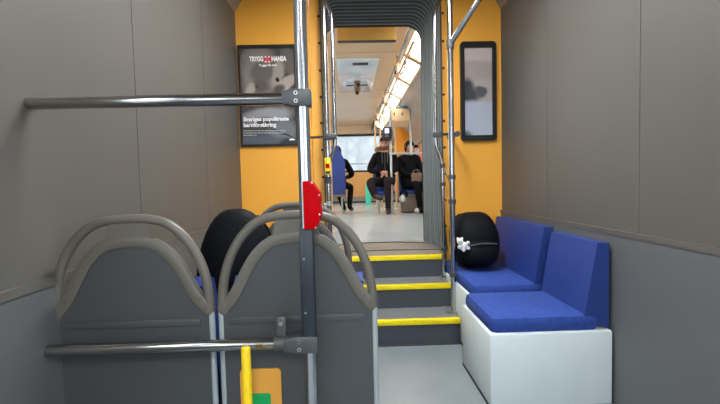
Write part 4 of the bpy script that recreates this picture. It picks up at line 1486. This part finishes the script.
def fur_ring(root, c, rx, ry, r, name='fur_collar', tilt=0.0, m='fur', back=False):
    rs = random.Random(3)
    n = 26
    pts, rad = [], []
    for i in range(n):
        a = 2 * math.pi * i / n if not back else math.radians(-25 + 230 * i / (n - 1))
        pts.append((c[0] + rx * math.cos(a), c[1] + ry * math.sin(a), c[2] + tilt * math.sin(a) + rs.uniform(-0.008, 0.008)))
        rad.append(r * rs.uniform(0.8, 1.2))
    return MB().tube(pts, rad, 10, closed=not back).build(name, m, root, local=True, sharp=80)


SY = YH + 0.34            # seat line of the two passengers facing us
SH = 0.47
xA, xB = P(384.8, 170, SY).x, P(407.0, 170, SY).x + 0.055
make_seat('tram_seat', 'blue seat on slim legs under the man in the black cap', (xA - 0.02, SY, HF), 0, group='seats of the rear car', pedestal='legs', bw=0.4)
make_seat('tram_seat', 'blue seat on taupe base right of the hoop handrail post', (xB + 0.0, SY, HF), 0, group='seats of the rear car', bw=0.4)

# man in black coat, fur hood and cap, hands folded, one leg drawn up
kA = 1.10
JA = seated(SH, wr_l=(0.055, -0.25, SH + 0.25), wr_r=(-0.085, -0.26, SH + 0.26), el_l=(0.19, -0.06, SH + 0.30), el_r=(-0.285, -0.05, SH + 0.30),
            kn_r=(-0.27, -0.40, SH + 0.10), an_r=(-0.19, -0.45, 0.32), to_r=(-0.05, -0.56, 0.28), kn_l=(0.03, -0.46, SH + 0.12), an_l=(0.035, -0.44, 0.09), to_l=(0.03, -0.63, 0.045))
JA['kn_r'] = (JA['kn_r'][0], 0.092)
JA['an_r'] = (JA['an_r'][0], 0.062)
pa_, hc, R = person('man in black coat and black cap sitting with folded hands behind the ticket reader', (xA, SY - 0.02, HF), -4, kA, JA, {}, head_yaw=-6, head_pitch=6, beard=True,
                    hands=(((0.05, -0.26, SH + 0.25), (-0.75, -0.35, -0.25), (0, 0.3, -1), (0, -0.6, 0.6)), ((-0.08, -0.28, SH + 0.25), (0.85, -0.3, -0.35), (0, 0.3, -1), (0, -0.6, 0.6))))
hair_cap(pa_, hc, R, 'hair', 1.03, -0.06)
cap = hair_cap(pa_, hc + Vector((0, 0, 0.012)), R, 'coat', 1.14, 0.03, 'cap')
T = lambda p: hc + R @ Vector(p)
mb = MB()
n = 10
vs = []
for i in range(n + 1):
    a = math.pi + math.pi * i / n
    vs += [T((0.082 * math.cos(a), -0.055 + 0.105 * math.sin(a), 0.062)), T((0.082 * math.cos(a), -0.055 + 0.105 * math.sin(a), 0.052))]
top = [2 * i for i in range(n + 1)]
mb.add(vs, [tuple(top), tuple(reversed([i + 1 for i in top]))] + [(2 * i, 2 * i + 1, 2 * i + 3, 2 * i + 2) for i in range(n)] + [(0, 2 * n, 2 * n + 1, 1)])
mb.build('cap_peak', 'coat', pa_, local=True, smooth=False)
fur_ring(pa_, (0, 0.03, SH + 0.675), 0.145, 0.085, 0.038, tilt=0.03, back=True)
for s in (-1, 1):
    MB().tube([(s * 0.05, -0.13, SH + 0.60), (s * 0.045, -0.165, SH + 0.48), (s * 0.04, -0.15, SH + 0.42)], 0.006, 6).build('hood_cord', 'grey_lining', pa_, local=True)
MB().tube([(0, -0.105, SH + 0.61), (0, -0.145, SH + 0.52), (0, -0.150, SH + 0.3)], 0.005, 6).build('zip', 'clamp', pa_, local=True)

# passenger beside him, looking down, arm over a bag on the lap
JB = seated(SH, el_r=(-0.19, -0.06, SH + 0.30), wr_l=(0.22, -0.30, SH + 0.26), el_l=(0.2, -0.08, SH + 0.34), wr_r=(-0.04, -0.26, SH + 0.22), kn_l=(0.16, -0.44, SH + 0.06), kn_r=(0.02, -0.44, SH + 0.07), an_l=(0.22, -0.40, 0.09), to_l=(0.26, -0.56, 0.045), an_r=(0.08, -0.44, 0.09), to_r=(0.06, -0.62, 0.045))
pb_, hc, R = person('dark-haired passenger in black fur-collared coat right of the man with the cap', (xB, SY + 0.06, HF), 6, 1.05, JB, {'trousers': 'black_trousers', 'shoe': 'black_trousers'}, head_yaw=28, head_pitch=26,
                    hands=(((0.22, -0.31, SH + 0.26), (0.45, -0.6, -0.3), (0, 0.3, -1), (-0.7, -0.5, 0.1)), ((-0.04, -0.27, SH + 0.22), (0.8, -0.3, -0.3), (0, 0.3, -1), (0, -0.6, 0.5))))
hair_cap(pb_, hc, R, 'hair', 1.10, -0.10)
fur_ring(pb_, (0, 0.03, SH + 0.62), 0.125, 0.09, 0.036, tilt=0.03, back=True)

# passenger farther back on the right, only face and shoulders in view
YC = SY + 0.85
xC = P(415.5, 150, YC).x
make_seat('tram_seat', 'blue seat farther back near the right windows', (xC, YC, HF), 0, group='seats of the rear car', bw=0.4)
pc_, hc, R = person('passenger with salmon scarf half hidden behind the bellows at the right', (xC, YC, HF), 0, 1.0, seated(SH + 0.05), {'coat': 'navy_coat', 'trousers': 'black_trousers'}, head_yaw=-15, head_pitch=5)
hair_cap(pc_, hc, R, 'hair', 1.06, -0.08)
fur_ring(pc_, (0.02, 0.0, SH + 0.69), 0.10, 0.085, 0.036, 'scarf', m='salmon')
MB().tube([(0.11, -0.05, SH + 0.70), (0.12, -0.17, SH + 0.58), (0.11, -0.19, SH + 0.42)], [0.045, 0.05, 0.045], 10).build('scarf_end', 'salmon', pc_, local=True)

# passenger on the left, seen from behind beyond the blue seat back
YD = FL(337, 214, HF).y + 0.1
xD = P(345.2, 170, YD).x - 0.21
sd = make_seat('tram_seat', 'tall blue seat with its back to us left of the aisle', (xD, YD + 0.22, HF), 180, group='seats of the rear car', pedestal='legs', taper=0.4, bh=0.88, sh=0.45)
JD = seated(0.46, el_r=(-0.30, -0.02, 0.46 + 0.30), wr_r=(-0.16, -0.26, 0.46 + 0.24), kn_r=(-0.26, -0.36, 0.46 + 0.06), an_r=(-0.22, 0.02, 0.10), to_r=(-0.28, -0.14, 0.045), kn_l=(0.06, -0.44, 0.52), an_l=(-0.10, -0.1, 0.10), to_l=(-0.12, -0.28, 0.045))
pd_, hc, R = person('passenger in black seen from behind on the tall blue seat left of the aisle', (xD + 0.05, YD + 0.26, HF), 180, 1.03, JD, {'trousers': 'black_trousers'}, head_yaw=10, head_pitch=14)
hair_cap(pd_, hc, R, 'hair', 1.07, -0.10)

# bags on and around the passengers
bg_y = SY - 0.34
v = P(416.5, 182, bg_y)
hbg = thing('handbag', 'taupe leather handbag on the lap of the passenger at the right', 'handbag', (v.x, bg_y, v.z))
MB().box((v.x - 0.095, bg_y - 0.05, v.z), (v.x + 0.095, bg_y + 0.05, v.z + 0.17), 0.03).build('body', 'tan_bag', hbg)
MB().box((v.x - 0.097, bg_y - 0.055, v.z + 0.09), (v.x + 0.097, bg_y + 0.052, v.z + 0.172), 0.02).build('flap', 'tan_bag', hbg)
MB().tube(smooth_path([(v.x - 0.06, bg_y, v.z + 0.16), (v.x - 0.055, bg_y, v.z + 0.23), (v.x + 0.055, bg_y, v.z + 0.23), (v.x + 0.06, bg_y, v.z + 0.16)]), 0.007, 8).build('handle', 'tan_bag', hbg)
v = FL(368, 203.5, HF)
tq = P(368, 203, SY - 0.05)
ybg = FL(368, 204, HF).y - 0.25
tb_ = thing('carrier_bag', 'turquoise carrier bag on the floor left of the man in the cap', 'bag', (tq.x, ybg, HF))
ybg = FL(368, 204, HF).y - 0.25
x0_, x1_ = P(365.6, 200, ybg).x, P(371, 200, ybg).x
zb0, zb1 = HF, P(368, 184.5, ybg).z
MB().add([(x0_, ybg - 0.06, zb0), (x1_, ybg - 0.06, zb0), (x1_, ybg + 0.06, zb0), (x0_, ybg + 0.06, zb0), (x0_ + 0.012, ybg - 0.02, zb1), (x1_ - 0.01, ybg - 0.02, zb1), (x1_ - 0.01, ybg + 0.02, zb1), (x0_ + 0.012, ybg + 0.02, zb1)],
         [(0, 3, 2, 1), (4, 5, 6, 7), (0, 1, 5, 4), (1, 2, 6, 5), (2, 3, 7, 6), (3, 0, 4, 7)]).build('body', 'teal', tb_, smooth=False)
xm = (x0_ + x1_) / 2
MB().tube(smooth_path([(xm - 0.04, ybg, zb1 - 0.01), (xm - 0.035, ybg, zb1 + 0.07), (xm + 0.035, ybg, zb1 + 0.07), (xm + 0.04, ybg, zb1 - 0.01)]), 0.006, 6).build('handle', 'teal', tb_)
yw_ = SY - 0.24
v = P(402.5, 203, yw_)
wb_ = thing('shoe_bag', 'small white bag with black strap hanging under the seat beside the post', 'bag', (v.x, yw_, v.z))
MB().ellipsoid((v.x, yw_, P(402, 198.5, yw_).z), (0.065, 0.05, 0.075), 14, 10, fn=lambda d: Vector((d.x * (1 + 0.25 * -d.z), d.y, d.z))).build('body', 'white_bag', wb_)
MB().tube(smooth_path([P(400, 195.5, yw_), P(401, 192, yw_), P(404, 189.5, yw_), P(407, 193, yw_), P(406.5, 197, yw_)]), 0.022, 8).build('strap', 'black_cloth', wb_)
ys_ = FL(417, 213.5, HF).y
sw = thing('shoe', 'single pale shoe showing beside the bellows at the right', 'shoe', (P(417, 211, ys_).x, ys_, HF))
xs_ = P(417, 211, ys_).x
MB().ellipsoid((xs_, ys_, HF + 0.055), (0.05, 0.13, 0.05), 14, 10, fn=lambda d: Vector((d.x, d.y, d.z if d.z > 0 else d.z * 0.6))).build('upper', 'white_shoe', sw)
MB().box((xs_ - 0.048, ys_ - 0.12, HF), (xs_ + 0.048, ys_ + 0.12, HF + 0.028), 0.013).build('sole', 'sole', sw)

# ------------------------------------------------------------------ outside
tag(MB().box((-80, -60, -0.5), (80, 140, -0.42)).build('ground', 'asphalt', smooth=False), kind='structure')


def bare_tree(label, x, y, h, seed):
    rs = random.Random(seed)
    root = thing('bare_tree', label, 'tree', (x, y, -0.42), group='bare trees beyond the rear window')
    MB().tube([(x, y, -0.42), (x + rs.uniform(-.2, .2), y, h * 0.4), (x + rs.uniform(-.3, .3), y, h * 0.95)], [0.2, 0.13, 0.03], 8).build('trunk', 'bark', root)
    mb = MB()
    for i in range(26):
        z = h * rs.uniform(0.28, 0.9)
        a = rs.uniform(0, 6.28)
        L = (h - z) * rs.uniform(0.4, 0.75) + 0.5
        p = Vector((x, y, z))
        d = Vector((math.cos(a), math.sin(a), rs.uniform(0.4, 0.9))).normalized()
        q = p + d * L
        mb.tube([p, (p + q) / 2 + Vector((0, 0, -0.1)), q], [0.05, 0.035, 0.012], 5)
        for k in range(5):
            t = rs.uniform(0.3, 1)
            e = p + d * L * t
            d2 = (d + Vector((rs.uniform(-.8, .8), rs.uniform(-.8, .8), rs.uniform(0, .7)))).normalized()
            mb.tube([e, e + d2 * L * 0.35], [0.02, 0.008], 4)
    mb.build('branches', 'bark', root)


bare_tree('broad bare tree in the middle of the rear window', P(359, 150, 40).x, 40, 7.5, 1)
bare_tree('smaller bare tree at the left of the rear window', P(345, 150, 46).x, 46, 7.0, 2)
bare_tree('bare tree hidden partly by the man at the right of the rear window', P(380, 150, 58).x, 58, 6.5, 3)
bare_tree('bare street tree outside the right windows', 9.0, 16, 7.0, 4)
hg = thing('hedge', 'pale winter hedge along the road behind the rear window', 'hedge', (0, 36, -0.42))
mb = MB()
rs = random.Random(5)
for i in range(40):
    mb.ellipsoid((-14 + i * 0.75, 36 + rs.uniform(-.4, .4), 0.6), (0.8, 0.6, rs.uniform(1.2, 1.7)), 8, 6)
mb.build('foliage', 'hedge', hg, smooth=False)
MB().box((-14, 35.7, -0.42), (15.5, 36.3, 0.5)).build('stems', 'bark', hg, smooth=False)
